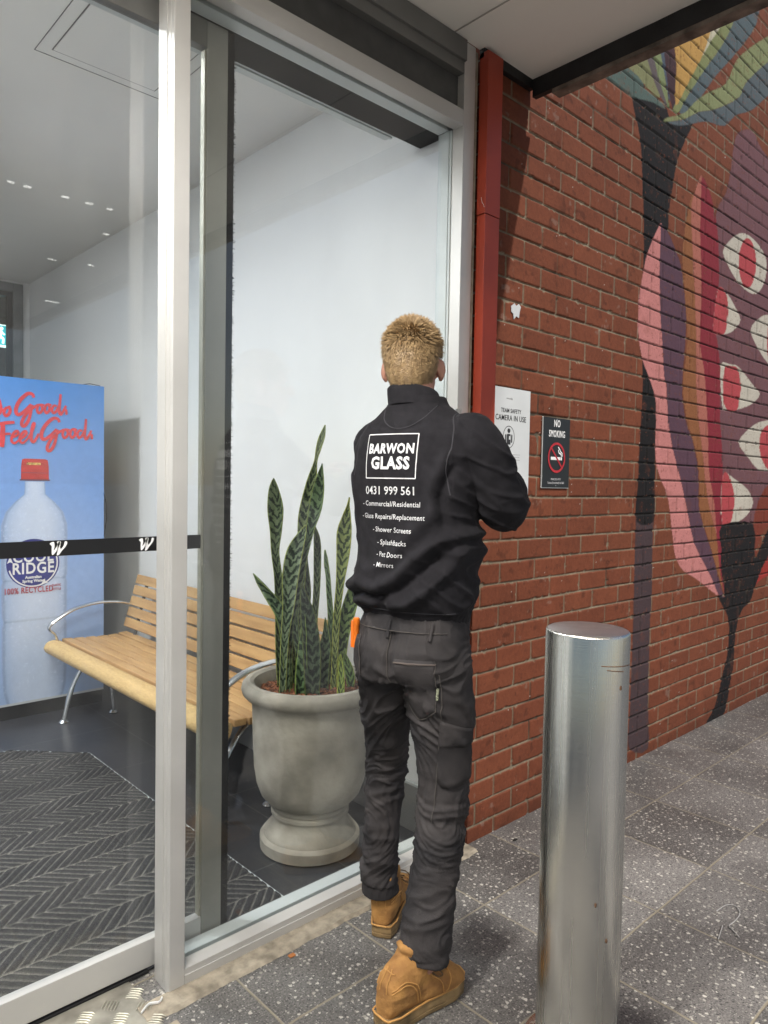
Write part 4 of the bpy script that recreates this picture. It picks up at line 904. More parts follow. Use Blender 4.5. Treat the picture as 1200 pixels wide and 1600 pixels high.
# ================================================================== lamps of the place, with unseen ones added for brightness
def ceiling_lamp(x, y, z, sx, sy, power, label, col=(1, .96, .9), spread=180, group=None, k=6., up=0., drop=0.):
    t = thing('ceiling_light', label, 'ceiling light', group)
    if drop:
        z0 = z; z = z-drop
        for dx in (-sx*.4, sx*.4): MB().tube([(x+dx, y, z-.002), (x+dx, y, z0)], .004, 8).build('hanger', ALU_L, t)
        u = bpy.data.lights.new('added_uplight', 'AREA'); u.shape = 'RECTANGLE'; u.size = sx; u.size_y = sy; u.energy = up; u.color = col
        uo = bpy.data.objects.new('added_uplight', u); COL.objects.link(uo); uo.location = (x, y, z+.004); uo.rotation_euler = (math.pi, 0, 0); uo.parent = t
    MB().box(x-sx/2-.015, x+sx/2+.015, y-sy/2-.015, y+sy/2+.015, z-.03, z-.0005, .003).build('housing', ALU_L, t)
    MB().box(x-sx/2, x+sx/2, y-sy/2, y+sy/2, z-.033, z-.0302).build('diffuser', emit('lamp_diffuser', col, k), t)
    a = bpy.data.lights.new('lamp', 'AREA'); a.shape = 'RECTANGLE'; a.size = sx; a.size_y = sy; a.energy = power; a.color = col; a.spread = R(spread)
    o = bpy.data.objects.new('lamp', a); COL.objects.link(o); o.location = (x, y, z-.036); o.parent = t
    return t
ceiling_lamp(-.05, 3.75, ZC, .25, .25, 46, 'square downlight in the vestibule ceiling over the far end of the mat', (.94, .97, 1.0), group='vestibule ceiling lights')
ceiling_lamp(.55, 2.55, ZC, .25, .25, 13, 'added unseen square downlight in the vestibule ceiling just inside the door', (.96, .98, 1.0), group='vestibule ceiling lights')  # extra lamp, added to even out the vestibule light
ceiling_lamp(-.55, 3.3, ZC, .10, .9, 4, 'added unseen suspended batten light under the vestibule ceiling away from the bench', (.97, .98, 1.0), group='vestibule ceiling lights', up=20, drop=.30)  # whole fitting is added to lift the vestibule ceiling brightness
ceiling_lamp(-.15, .95, 3.0, 1.1, .09, 64, 'batten light under the canopy left of the mullion', (1, .96, .90), group='canopy batten lights', up=14, drop=.22)  # its upward lamp and drop are added to brighten the soffit
ceiling_lamp(-.9, -.9, 3.0, 1.1, .09, 26, 'batten light under the canopy behind the camera', (1, .96, .90), group='canopy batten lights', up=16, drop=.22)  # upward lamp and drop likewise added for the soffit
ceiling_lamp(.3, -2.0, 3.0, 1.1, .09, 16, 'batten light under the canopy towards its open edge', (1, .96, .90), group='canopy batten lights')
SLOT = emit('slot_glow', (1, .97, .92), 7)
for lab, x, y, l in (('leftmost short slot light of the straight row under the canopy', 1.215, -.485, .035), ('second short slot light from the left of the straight row', 1.30, -.485, .035), ('middle short slot light of the straight row', 1.50, -.485, .04),
                     ('second short slot light from the right of the straight row', 1.635, -.485, .04), ('rightmost short slot light of the straight row', 1.755, -.485, .035),
                     ('lone slot light set back behind the straight row', 1.916, -.937, .04), ('slot light nearest the mullion in the far pair', 1.858, -1.772, .06), ('slot light nearest the canopy edge in the far pair', 2.111, -1.707, .05), ('farthest slot light under the open end of the canopy', 2.30, -3.10, .12)):
    t = thing('slot_light', lab, 'ceiling light', 'short slot lights under the canopy')
    MB().box(x-l/2-.006, x+l/2+.006, y-.012, y+.012, 2.988, 3.0005, .002).build('housing', ALU_L, t)
    MB().box(x-l/2, x+l/2, y-.005, y+.005, 2.985, 2.9878).build('diffuser', SLOT, t)

# ================================================================== the glazier
def person():
    O = Vector((1.455, 1.415, 0)); FA = Vector((.966, .259, 0)); RA = Vector((.259, -.966, 0))
    def P(r, f, z): return O+RA*r+FA*f+Vector((0, 0, z))
    root = thing('person', 'person in a black sweatshirt and dark trousers, back turned, working at the glass frame', 'person'); root.location = (0, 0, 0)
    def sring(c, ru, rv, u=None, v=None, n=28, e=2.3):
        u = u or RA; v = v or FA; out = []
        for k in range(n):
            a = 2*math.pi*k/n; ca, sa = math.cos(a), math.sin(a)
            out.append(c+u*(ru*math.copysign(abs(ca)**(2/e), ca))+v*(rv*math.copysign(abs(sa)**(2/e), sa)))
        return out
    def limb(mb, pts, rad, n=24, flat=1., end=True):
        q = smoothpoly([(*p, 0)[:3] for p in pts], 5, False)
        m = len(q); rr = np.interp(np.linspace(0, len(pts)-1, m), range(len(pts)), rad); mb.tube(q, list(rr), n, flat=flat)
        mb.ell(q[0], (rr[0],)*3, seg=16, rg=10)
        if end: mb.ell(q[-1], (rr[-1],)*3, seg=16, rg=10)
    def remesh(mb, name, m, vox, smooth, parent, disp=None, it=None):
        o = mb.build(name, m); a = o.modifiers.new('r', 'REMESH'); a.mode = 'VOXEL'; a.voxel_size = vox
        b = o.modifiers.new('s', 'SMOOTH'); b.iterations = smooth; b.factor = .5
        dg = bpy.context.evaluated_depsgraph_get(); me = bpy.data.meshes.new_from_object(o.evaluated_get(dg)); old = o.data
        o.modifiers.clear(); o.data = me; bpy.data.meshes.remove(old); me.name = name
        if disp:
            n = len(me.vertices); no = [v.normal.copy() for v in me.vertices]
            for i, v in enumerate(me.vertices):
                q = v.co-O; d = disp(q.dot(RA), q.dot(FA), q.z, v.co, no[i])
                if isinstance(d, Vector): v.co = v.co+d
                else: v.co = v.co+no[i]*d
            bm = bmesh.new(); bm.from_mesh(me); bmesh.ops.smooth_vert(bm, verts=bm.verts[:], factor=.15, use_axis_x=True, use_axis_y=True, use_axis_z=True); bm.to_mesh(me); bm.free()
        me.shade_smooth(); o.parent = parent; return o
    SK = mat('skin', (.50, .25, .18), .5, 0, .08, 30, .1, 200); SK.node_tree.nodes['Principled BSDF'].inputs['Subsurface Weight'].default_value = .12
    SK.node_tree.nodes['Principled BSDF'].inputs['Subsurface Radius'].default_value = (.01, .004, .002)
    # joints
    shR, elR, wrR = P(.160, .0, 1.515), P(.222, .070, 1.342), P(.120, .29, 1.43)
    shL, elL, wrL = P(-.150, .01, 1.51), P(-.200, .22, 1.34), P(-.155, .43, 1.49)
    hipR, knR, anR = P(.085, .0, .93), P(.108, -.02, .52), P(.110, -.115, .13)
    hipL, knL, anL = P(-.085, .0, .93), P(-.155, .115, .53), P(-.165, .105, .13)
    # ---- head orientation
    hy = R(90-58); HF = Vector((math.sin(R(58)), math.cos(R(58)), 0)); HR = Vector((math.cos(R(58)), -math.sin(R(58)), 0))
    HC = P(-.030, .012, 1.738)
    def Hd(r, f, z): return HC+HR*r+HF*f+Vector((0, 0, z))
    rot = Matrix((HR, HF, Vector((0, 0, 1)))).transposed()
    bd = MB()
    bd.ell(Hd(0, -.005, .012), (.074, .094, .096), rot); bd.ell(Hd(0, .03, -.045), (.058, .062, .068), rot); bd.ell(Hd(0, .055, -.088), (.030, .028, .022), rot)
    bd.ell(Hd(0, -.035, -.03), (.060, .055, .06), rot)
    bd.tube([Hd(0, .088, .015), Hd(0, .104, -.022), Hd(0, .098, -.032)], [.008, .013, .010], 10); bd.ell(Hd(0, .084, -.058), (.022, .010, .006), rot); bd.ell(Hd(0, .083, -.070), (.018, .010, .007), rot)
    for s in (-1, 1):
        bd.ell(Hd(s*.048, .058, -.018), (.020, .020, .018), rot); bd.ell(Hd(s*.032, .076, .024), (.020, .012, .007), rot)
        er = rot @ Matrix.Rotation(R(s*-42), 3, 'Z') @ Matrix.Rotation(R(8), 3, 'X')
        bd.ell(Hd(s*.083, -.006, -.018), (.005, .017, .028), er); bd.ell(Hd(s*.079, .002, -.042), (.005, .010, .011), er); bd.ell(Hd(s*.075, .004, -.02), (.010, .012, .02), er)
    bd.tube([P(0, -.012, 1.50), P(0, -.006, 1.60), P(-.02, .0, 1.65), Hd(0, -.02, -.03)], [.075, .063, .060, .058], 24)
    bd.rings([sring(P(0, 0, z), a, b_) for z, a, b_ in ((.90, .14, .095), (1.0, .14, .09), (1.15, .13, .09), (1.3, .14, .10), (1.45, .15, .10), (1.54, .13, .08), (1.58, .07, .06))])
    limb(bd, [shR, elR, wrR], [.045, .036, .027]); limb(bd, [shL, elL, wrL], [.045, .036, .027])
    limb(bd, [hipR, knR, anR], [.07, .048, .036]); limb(bd, [hipL, knL, anL], [.07, .042, .034])
    bd.tube([anR, Vector((1.33, 1.292, .07)), Vector((1.46, 1.287, .052))], [.034, .030, .018], 12); bd.tube([anL, Vector((1.55, 1.61, .07)), Vector((1.66, 1.68, .052))], [.034, .030, .018], 12)
    # hands: palm, four bent fingers each of its own length, thumb from the side of the palm
    def hand(w, d, up, side):
        d = d.normalized(); x = d.cross(up).normalized()*side; up = x.cross(d).normalized()*side; up = up if up.z > 0 else -up
        M3 = Matrix((x, d, up)).transposed()
        bd.tube([w-d*.01, w+d*.03], [.026, .027], 14); bd.ell(w+d*.052, (.040, .050, .0155), M3)
        for i, (ox, ln, b0) in enumerate(((-.030, .066, .35), (-.010, .076, .30), (.010, .071, .34), (.028, .055, .42))):
            p = w+d*.088+x*ox; pts = [w+d*.06+x*ox*.8, p]; a = b0; seg = [ln*.45, ln*.32, ln*.23]
            for s_ in seg:
                p = p+(d*math.cos(a)-up*math.sin(a))*s_; pts.append(p); a += .55
            bd.tube(pts, [.0095, .0092, .0082, .0076, .0062], 10); bd.ell(pts[-1], (.0064,)*3, seg=8, rg=6)
        p0 = w+d*.022-x*.026; pts = [p0, p0-x*.020+d*.022-up*.006, p0-x*.026+d*.048-up*.018, p0-x*.018+d*.070-up*.028]
        bd.tube(pts, [.013, .0115, .0098, .0078], 10); bd.ell(pts[-1], (.0080,)*3, seg=8, rg=6)
        return w+d*.10-up*.025
    tR = hand(wrR, FA*.1-RA*.035+Vector((0, 0, .055)), Vector((0, 0, 1)), 1)
    tL = hand(wrL, FA*.08+RA*.005+Vector((0, 0, .085)), Vector((0, 0, 1)), -1)
    body = remesh(bd, 'body', SK, .0045, 3, root)
    # eyes
    EY = mat('eye', (.5, .5, .5), .2)
    for s in (-1, 1): MB().ell(Hd(s*.031, .0815, .008), (.0115,)*3, seg=14, rg=10).build('eye', EY, body, True)
    # ---- hair: a cropped cap of short tapering tufts
    HM = mat('sandy_hair', (.42, .285, .14), .55, 0, .35, 60, col2=(.20, .125, .058), detail=3)
    hb = MB(); hb.ell(Hd(0, -.010, .020), (.0785, .096, .0965), rot, 48, 32)
    bm = hb.bm
    for v in bm.verts:
        q = v.co-Hd(0, -.010, .020)
        if q.z < 0: v.co += HF*(.010*q.z/.0965); v.co.z = Hd(0, 0, .020).z+q.z*1.28
    kill = [v for v in bm.verts if (lambda q: (q.dot(HF) > .045 and q.z < .055) or (q.z < -.094) or (abs(q.dot(HR)) > .05 and q.dot(HF) > -.03 and q.z < .012))(v.co-HC)]
    bmesh.ops.delete(bm, geom=kill, context='VERTS')
    rnd = random.Random(5); crown = Hd(.012, -.070, .085)
    for i in range(15000):
        th = rnd.uniform(0, 2*math.pi); cz = rnd.uniform(-1, 1); sz = math.sqrt(1-cz*cz); nloc = Vector((sz*math.cos(th), sz*math.sin(th), cz))
        q = Vector((nloc.x*.078, nloc.y*.095+min(0, nloc.z)*.010, nloc.z*(.096 if nloc.z > 0 else .124))); lo = q+Vector((0, -.010, .020))
        lim = -.098+.008*math.cos(nloc.x*9)
        if (lo.y > .045 and lo.z < .058) or lo.z < lim or (abs(lo.x) > .048 and lo.y > -.028 and lo.z < .020): continue
        base = Hd(lo.x, lo.y, lo.z); nn = (HR*nloc.x+HF*nloc.y+Vector((0, 0, nloc.z))).normalized()
        away = base-crown; away = (away-nn*away.dot(nn)); away = away.normalized() if away.length > .004 else Vector((0, 0, 0))
        top = max(0, min(1, (lo.z+.03)/.09)); ln = (.007+.019*top)*rnd.uniform(.6, 1.15)
        lift = .35+.45*top*(1 if lo.z > .05 else .4)
        clump = Vector((noise.noise(base*55), noise.noise(base*55+Vector((9, 9, 9))), noise.noise(base*55+Vector((5, 1, 7)))))*.38
        d = (away*(1-lift*.5)+nn*lift+clump+Vector((0, 0, -.55*(1-top)))+Vector((rnd.gauss(0, .16), rnd.gauss(0, .16), rnd.gauss(0, .16)))).normalized()
        sd = d.cross(nn).normalized()*(.0009+.0008*rnd.random()); m1 = base+d*ln*.55+nn*.001; tip = base+d*ln-nn*ln*.12; base = base-nn*.002
        v = [bm.verts.new(x) for x in (base-sd, base+sd, m1+sd*.8, m1-sd*.8, tip)]
        bm.faces.new((v[0], v[1], v[2], v[3])); bm.faces.new((v[3], v[2], v[4]))
    hair = hb.build('hair', HM, root, True, 180)

    # ---- cloth folds
    def ridged(v): return 1-2*abs(noise.noise(v))
    def seg_d(r, z, pl):
        best = 9; tt = 0
        for (a, b_), (c, d) in zip(pl, pl[1:]):
            dx, dz = c-a, d-b_; L2 = dx*dx+dz*dz; t = max(0, min(1, ((r-a)*dx+(z-b_)*dz)/L2)); e_ = math.hypot(r-a-t*dx, z-b_-t*dz)
            if e_ < best: best = e_
        return best
    back_folds = [([(-.175, 1.105), (-.10, 1.125), (-.04, 1.115), (.02, 1.150), (.07, 1.205), (.12, 1.250), (.17, 1.27)], .013, .016),
                  ([(-.12, 1.165), (-.05, 1.165), (.0, 1.20), (.05, 1.26), (.11, 1.32)], .007, .020),
                  ([(.00, 1.075), (.05, 1.085), (.10, 1.12), (.14, 1.17), (.165, 1.23)], .012, .015),
                  ([(-.15, 1.07), (-.10, 1.085), (-.06, 1.075)], .008, .012),
                  ([(-.03, 1.095), (.03, 1.118), (.08, 1.160), (.12, 1.205)], -.011, .011),
                  ([(-.14, 1.085), (-.09, 1.10), (-.05, 1.095)], -.008, .009),
                  ([(.14, 1.47), (.105, 1.38), (.11, 1.30), (.15, 1.22)], .006, .013),
                  ([(.155, 1.44), (.128, 1.36), (.135, 1.29)], -.007, .010),
                  ([(-.16, 1.42), (-.145, 1.34), (-.15, 1.25)], .006, .014),
                  ([(-.06, 1.555), (.0, 1.535), (.06, 1.555)], -.002, .006)]
    def fold_top(r, f, z, co, n):
        d = 0
        if f < .06 and r < .20:
            for pl, A, w in back_folds:
                x = seg_d(r, z, pl)
                if x < w*2.5: d += 1.5*A*math.exp(-(x/w)**2)
        low = max(0, min(1, (1.30-z)/.2))
        d += ridged(Vector((co.x*5, co.y*5, z*13)))*.0065*low*low+noise.noise(co*8)*.007+noise.noise(co*24)*.0022
        if r > .19 or f > .12:      # sleeves: rings of creases around the elbow
            for e_, g in ((elR, .008), (elL, .008), (shR, .004), (wrR, .006), (wrL, .006)):
                x = (co-e_).length
                if x < .14: d += ridged(Vector((co.x*7, co.y*7, co.z*22+x*12)))*g*(1-x/.14)
        d += max(0., 1-3.2*abs(noise.noise(Vector((co.x*8, co.y*8, z*19+r*14)))))**1.6*.0070*max(low, .25 if r < .15 else .9)
        if z < 1.055: d *= max(0, (z-1.03)/.03)*1.0 if z > 1.03 else 0
        if z < 1.058: d += .0035*math.exp(-((z-1.058)/.008)**2) - .002 + .0009*math.sin(math.atan2(f, r)*150)
        return d
    SW = mat('black_sweatshirt', (.016, .015, .018), .92, 0, .12, 40, .25, 420, spec=.2, sheen=0.02)
    sw = MB()
    def tc(z): return .006*math.sin((z-1.0)*5)
    rings = []
    for z, a, b_, f0, r0 in ((1.005, .150, .112, .01, 0), (1.03, .157, .120, .008, 0), (1.055, .160, .124, .005, 0), (1.075, .167, .130, .0, 0), (1.11, .172, .134, -.004, 0), (1.17, .168, .131, -.004, 0), (1.25, .168, .128, -.004, .002), (1.33, .176, .128, -.006, .004), (1.41, .188, .128, -.008, .006), (1.48, .192, .122, -.010, .006), (1.53, .182, .110, -.010, .006), (1.565, .155, .094, -.008, .004), (1.592, .115, .080, -.006, .002), (1.615, .084, .073, -.003, 0), (1.640, .072, .068, .0, 0)):
        rings.append(sring(P(r0, f0, z), a, b_, n=48, e=2.35))
    sw.rings(rings)
    limb(sw, [P(.150, -.005, 1.515), P(.195, .012, 1.470), elR+(elR-shR)*.02, P(.200, .17, 1.37), wrR], [.074, .072, .064, .055, .044], 28)
    limb(sw, [P(-.140, .005, 1.510), P(-.178, .08, 1.44), elL, P(-.185, .31, 1.40), wrL], [.072, .064, .056, .050, .042], 28)
    swo = remesh(sw, 'sweatshirt', SW, .0048, 3, root, fold_top)
    # neck opening: standing collar, ribbed band and seams
    c = MB()
    def cring(z, k, tilt=0.): 
        return [P(-.016*max(0, (z-1.60)/.05), .0, z-.012)+RA*(.070+k)*math.cos(a)+FA*((.066+k)*math.sin(a)-.002)+Vector((0, 0, -.012*math.sin(a)+tilt)) for a in np.linspace(0, 2*math.pi, 40, endpoint=False)]
    c.rings([cring(1.618, .012), cring(1.632, .010), cring(1.655, .006), cring(1.668, .003), cring(1.672, -.001), cring(1.668, -.004), cring(1.64, -.004)], caps=False)
    c.build('collar', SW, swo, True, 180)
    bv = BVHTree.FromObject(swo, bpy.context.evaluated_depsgraph_get())
    def onback(r, z, off=.0016):
        h = bv.ray_cast(P(r, -.6, z), FA, 1.0)
        if h[0]: return h[0]-FA*off
        h = bv.find_nearest(P(r, -.10, z)); return h[0]+h[1]*off
    SEM = mat('seam_thread', (.035, .034, .040), .9)
    def seamline(pl, w=.0022, off=.0012):
        q = smoothpoly([(a, b_, 0) for a, b_ in pl], 8, False); MB().tube([onback(p.x, p.y, off-.0012) for p in q], w, 6, flat=.6).build('seam', SEM, swo, True)
    seamline([(-.075, 1.618), (-.062, 1.575), (-.02, 1.548), (.03, 1.550), (.070, 1.580), (.085, 1.622)], .0016)
    seamline([(.125, 1.590), (.148, 1.54), (.150, 1.48), (.140, 1.42), (.150, 1.37)], .0018)
    seamline([(-.120, 1.590), (-.140, 1.54), (-.142, 1.48), (-.150, 1.42)], .0018)
    seamline([(-.155, 1.056), (-.08, 1.056), (0, 1.056), (.08, 1.056), (.155, 1.056)], .0014)
    # ---- lettering on the back
    LT = mat('screen_print', (.70, .70, .71), .6, 0, .08, 60)
    tb = MB(); TB = [tb]
    def put(s, u, z, size, **kw):
        tb = TB[0]
        b = text_bm(s, size, extrude=0, res=2, **kw); bmesh.ops.triangulate(b, faces=b.faces[:]); bmesh.ops.subdivide_edges(b, edges=[e_ for e_ in b.edges if e_.calc_length() > .012], cuts=1)
        for v in b.verts: v.co = onback(u+v.co.x, z+v.co.y)
        tb.add(b)
    U = -.013
    put('BARWON', U, 1.490, .036, off=.0014, xs=.84, space=1.10); put('GLASS', U, 1.451, .045, off=.0018, xs=.90, space=1.08)
    for (a, b_), (c_, d) in (((-.079, 1.530), (.079, 1.530)), ((.079, 1.530), (.079, 1.412)), ((.079, 1.412), (-.079, 1.412)), ((-.079, 1.412), (-.079, 1.530))):
        n = 18; pr_ = None
        dx, dz = c_-a, d-b_; l = math.hypot(dx, dz); nx, nz = -dz/l*.0014, dx/l*.0014
        for i in range(n+1):
            t = i/n; x, z = a+dx*t, b_+dz*t; cur = (onback(U+x-nx, z-nz), onback(U+x+nx, z+nz))
            if pr_: tb.quad(pr_[0], cur[0], cur[1], pr_[1])
            pr_ = cur
    tb.build('printed_badge', LT, swo); TB[0] = MB()
    put('0431 999 561', U, 1.378, .0315, off=.0003, xs=.93); TB[0].build('printed_number', LT, swo)
    for s, z, sz, u in (('- Commercial/Residential', 1.343, .0195, 0), ('- Glass Repairs/Replacement', 1.309, .0195, 0.004), ('- Shower Screens', 1.274, .0195, .010), ('- Splashbacks', 1.240, .0195, .012), ('- Pet Doors', 1.208, .0190, .006), ('- Mirrors', 1.180, .0185, -.008)):
        TB[0] = MB(); put(s, U+u, z, sz, off=.0001, xs=.90, space=1.04); TB[0].build('printed_line', LT, swo)

    # ---- trousers
    TR = mat('charcoal_trousers', (.052, .046, .046), .78, 0, .22, 8, .35, 500, col2=(.016, .015, .017), spec=.3)
    tr = MB()
    tr.rings([sring(P(0, f0, z), a, b_, n=40, e=2.4) for z, a, b_, f0 in ((.86, .150, .120, -.01), (.90, .160, .130, -.012), (.95, .162, .130, -.012), (1.00, .156, .122, -.004), (1.045, .148, .112, .004))])
    limb(tr, [P(.078, -.010, .93), P(.085, -.014, .84), P(.098, -.006, .70), knR+Vector((0, 0, .03)), P(.112, -.055, .38), P(.112, -.095, .25), P(.111, -.112, .138)], [.088, .089, .077, .063, .060, .058, .067], 32, end=False)
    limb(tr, [P(-.078, -.008, .93), P(-.092, .008, .84), P(-.120, .055, .70), knL+Vector((0, 0, .02)), P(-.165, .110, .38), P(-.168, .103, .25), P(-.165, .105, .125)], [.085, .082, .070, .058, .049, .048, .060], 32, end=False)
    def crease(v): return max(0., 1-3.2*abs(noise.noise(v)))**1.6
    def fold_leg(r, f, z, co, n):
        right = r > -.02
        ax = r-(.105 if right else -.13)
        kn = math.exp(-((z-.50)/.13)**2); an = math.exp(-((z-.25)/.10)**2); th = math.exp(-((z-.78)/.10)**2)
        w = Vector((co.x*5, co.y*5, 0))
        tw = (.35 if right else -.3)*ax
        wob = noise.noise(co*7)*.05
        d = ridged(w*.8+Vector((0, 0, (z+tw+wob)*26)))*.0150*kn
        d += ridged(w*.9+Vector((3, 1, (z-tw*1.3+wob)*19)))*.0170*an
        d += ridged(w*.7+Vector((7, 2, (z+(.9 if right else -.9)*ax+wob)*14)))*.0130*th
        d *= .48
        wv = Vector((noise.noise(co*6+Vector((4, 4, 4))), 0, 0)).x
        d += crease(Vector((co.x*11+3, co.y*11, (z+tw*2.6)*34+wv*7)))*.0065*(kn+an*.9)
        d += crease(Vector((co.x*10, co.y*10+5, (z+(1.3 if right else -1.3)*ax)*24+wv*4)))*.0085*(th+.4)
        d += noise.noise(co*11)*.004+noise.noise(Vector((co.x*26, co.y*26, co.z*40)))*.0020
        seat = math.exp(-((z-.88)/.05)**2)*(1 if f < .02 else .3); d += ridged(Vector((r*9, 0, (z-.5*abs(r))*17)))*.008*seat
        if z > .86 and f < 0: d -= .010*math.exp(-(r/.012)**2)*min(1, (z-.86)/.05)*(z < 1.0)
        if z < .162: d = d*.35+.003*math.sin(math.atan2(co.y-anR.y, co.x-anR.x)*3)
        return d
    tro = remesh(tr, 'trousers', TR, .0042, 2, root, fold_leg)
    bt = BVHTree.FromObject(tro, bpy.context.evaluated_depsgraph_get())
    def onleg(r, z, off=.002, dirv=FA):
        h = bt.ray_cast(P(r, 0, z)-dirv*.7, dirv, 1.2); return h[0]-dirv*off if h[0] else None
    def patch(poly, name, th=.003, res=.011, m=TR, dirv=FA, uvec=None):
        xs_ = [p[0] for p in poly]; zs_ = [p[1] for p in poly]; bm = bmesh.new(); f0 = bm.faces.new([bm.verts.new((a, 0, b_)) for a, b_ in poly])
        for _ in range(3):
            bmesh.ops.triangulate(bm, faces=bm.faces[:]); bmesh.ops.subdivide_edges(bm, edges=[e_ for e_ in bm.edges if e_.calc_length() > res], cuts=1)
        bmesh.ops.triangulate(bm, faces=bm.faces[:])
        for v in bm.verts:
            q = onleg(v.co.x, v.co.z, th, dirv); v.co = q if q else P(v.co.x, -.1, v.co.z)
        mb = MB(); mb.bm = bm; o = mb.build(name, m, tro, True, 180); md = o.modifiers.new('t', 'SOLIDIFY'); md.thickness = th; md.offset = 0; return o
    patch([(.022, .935), (.125, .935), (.128, .800), (.075, .765), (.024, .800)], 'back_pocket'); 
    patch([(-.150, .975), (-.105, .975), (-.095, .835), (-.145, .815)], 'tool_pocket')
    side = (FA*.62-RA*.78).normalized()
    def onside(r, z): return None
    # cargo pocket on the right thigh, its flap and stitching
    def patch_side(poly, name, th, m=TR):
        bm = bmesh.new(); bm.faces.new([bm.verts.new((a, 0, b_)) for a, b_ in poly])
        for _ in range(3):
            bmesh.ops.triangulate(bm, faces=bm.faces[:]); bmesh.ops.subdivide_edges(bm, edges=[e_ for e_ in bm.edges if e_.calc_length() > .011], cuts=1)
        bmesh.ops.triangulate(bm, faces=bm.faces[:]); cr = Vector((side.y, -side.x, 0))
        for v in bm.verts:
            o_ = P(.10, 0, v.co.z)+cr*v.co.x; h = bt.ray_cast(o_-side*.6, side, 1.); v.co = h[0]-side*th if h[0] else o_-side*.09
        mb = MB(); mb.bm = bm; o = mb.build(name, m, tro, True, 180); md = o.modifiers.new('t', 'SOLIDIFY'); md.thickness = .004; md.offset = 0
    patch_side([(-.050, .735), (.050, .715), (.052, .600), (-.040, .590), (-.052, .61)], 'cargo_pocket', .005)
    patch_side([(-.054, .775), (.054, .738), (.054, .700), (-.054, .705)], 'pocket_flap', .009)
    st = MB(); ST = mat('worn_stitching', (.085, .075, .068), .9)
    def stitch(pl, w=.0011, n=7):
        q = smoothpoly([(a, b_, 0) for a, b_ in pl], n, False); pts = [onleg(p.x, p.y, .0045) for p in q]; pts = [p for p in pts if p]
        if len(pts) > 2: st.tube(pts, w, 5)
    stitch([(.024, .925), (.07, .922), (.123, .927)]); stitch([(.126, .93), (.127, .86), (.127, .80)]); stitch([(.026, .802), (.075, .768), (.126, .800)])
    stitch([(-.004, 1.0), (-.006, .93), (.0, .875), (.01, .83)]); stitch([(-.148, .968), (-.108, .968)]); stitch([(-.104, .965), (-.096, .84)])
    stitch([(.135, .90), (.138, .80), (.128, .70), (.120, .60), (.118, .5)]); stitch([(-.14, 1.004), (0, 1.004), (.14, 1.004)])
    st.build('stitching', ST, tro)
    pt = MB(); pts = [onleg(a, .926, .004) for a in np.linspace(.022, .126, 9)]; pt.tube(pts, .0042, 6, flat=.6); pt.build('pocket_welt', mat('faded_welt', (.10, .080, .072), .9), tro)
    for r in (-.012, .105):
        bl = MB(); pts = [onleg(r, z, .003) for z in (1.03, 1.01, .985)]; bl.tube([p for p in pts if p], .006, 8, flat=.5); bl.build('belt_loop', TR, tro)
    tg = MB(); q = [onleg(.1285, z, .006) for z in (.862, .832)]; tg.tube(q, .0035, 6, flat=1.2); tg.build('pocket_tab', mat('pale_tab', (.30, .32, .22), .7, 0, .5, 200), tro)
    # ---- boots
    BT = mat('wheat_nubuck', (.50, .26, .075), .88, 0, .2, 16, .5, 120, col2=(.20, .09, .028), detail=9)
    SOLE = mat('boot_sole', (.25, .165, .075), .8, 0, .3, 18, .3, 60)
    def boot(c, ang, lift, pitch, lean=0.):
        d = Vector((math.sin(R(ang)), math.cos(R(ang)), 0)); s = Vector((d.y, -d.x, 0)); Z = Vector((0, 0, 1))
        def Q(a, b_, z):    # a along the foot from the heel, b across
            zz = z+max(0, (.20-a))*pitch; return c+d*(a-.08)+s*b_+Z*(zz+lift)
        m = MB()
        prof = [(-.002, .018, .075, .0), (.006, .032, .115, 0), (.03, .040, .150, 0), (.07, .043, .165, 0), (.11, .043, .150, 0), (.15, .046, .115, .002), (.19, .050, .090, .004), (.235, .051, .080, .006), (.270, .046, .072, .006), (.292, .034, .058, .005), (.300, .018, .045, .004)]; prof = [(a*.92, w, h, o) for a, w, h, o in prof]
        rs = []
        for a, w, h, o in prof:
            ring = []
            for k in range(24):
                t = 2*math.pi*k/24; ca, sa = math.cos(t), math.sin(t)
                ring.append(Q(a, o+w*math.copysign(abs(ca)**.8, ca), .028+(h-.028)*(.5+.5*math.copysign(abs(sa)**.85, sa))))
            rs.append(ring)
        m.rings(rs)
        sh = []
        for z, aw, bw, a0 in ((.06, .048, .040, .052), (.09, .054, .045, .052+lean*.3), (.125, .056, .047, .055+lean*.6), (.160, .052, .044, .058+lean*.8), (.185, .052, .044, .060+lean)):
            sh.append([Q(a0+aw*math.cos(t), bw*math.sin(t), z) for t in np.linspace(0, 2*math.pi, 24, endpoint=False)])
        m.rings(sh)
        m.tube([Q(.014+lean, -.028, .182), Q(.002+lean, 0, .184), Q(.014+lean, .028, .182)], .010, 8)
        def dsp(r, f, z, co, n): return noise.noise(co*28)*.0022+ridged(Vector((co.x*16, co.y*16, co.z*45)))*.0016
        o = remesh(m, 'boot', BT, .0045, 3, root, dsp)
        sl = MB(); out = [(a*.92, b_) for a, b_ in [(-.012, .022), (-.008, .036), (.03, .046), (.08, .045), (.13, .045), (.18, .052), (.24, .056), (.28, .049), (.304, .030), (.311, .008)]]
        def srow(z, k):
            L1 = [Q(a+(.0 if a > .15 else -k), w+k, z) for a, w in out]; L2 = [Q(a+(.0 if a > .15 else -k), -w-k+.006, z) for a, w in reversed(out)]; return L1+L2
        heel = []
        sl.rings([srow(.0, -.006), srow(.004, -.003), srow(.014, -.002), srow(.016, -.0045), srow(.019, -.002), srow(.034, -.0025), srow(.038, -.008)])
        sl.build('sole', SOLE, o, False)
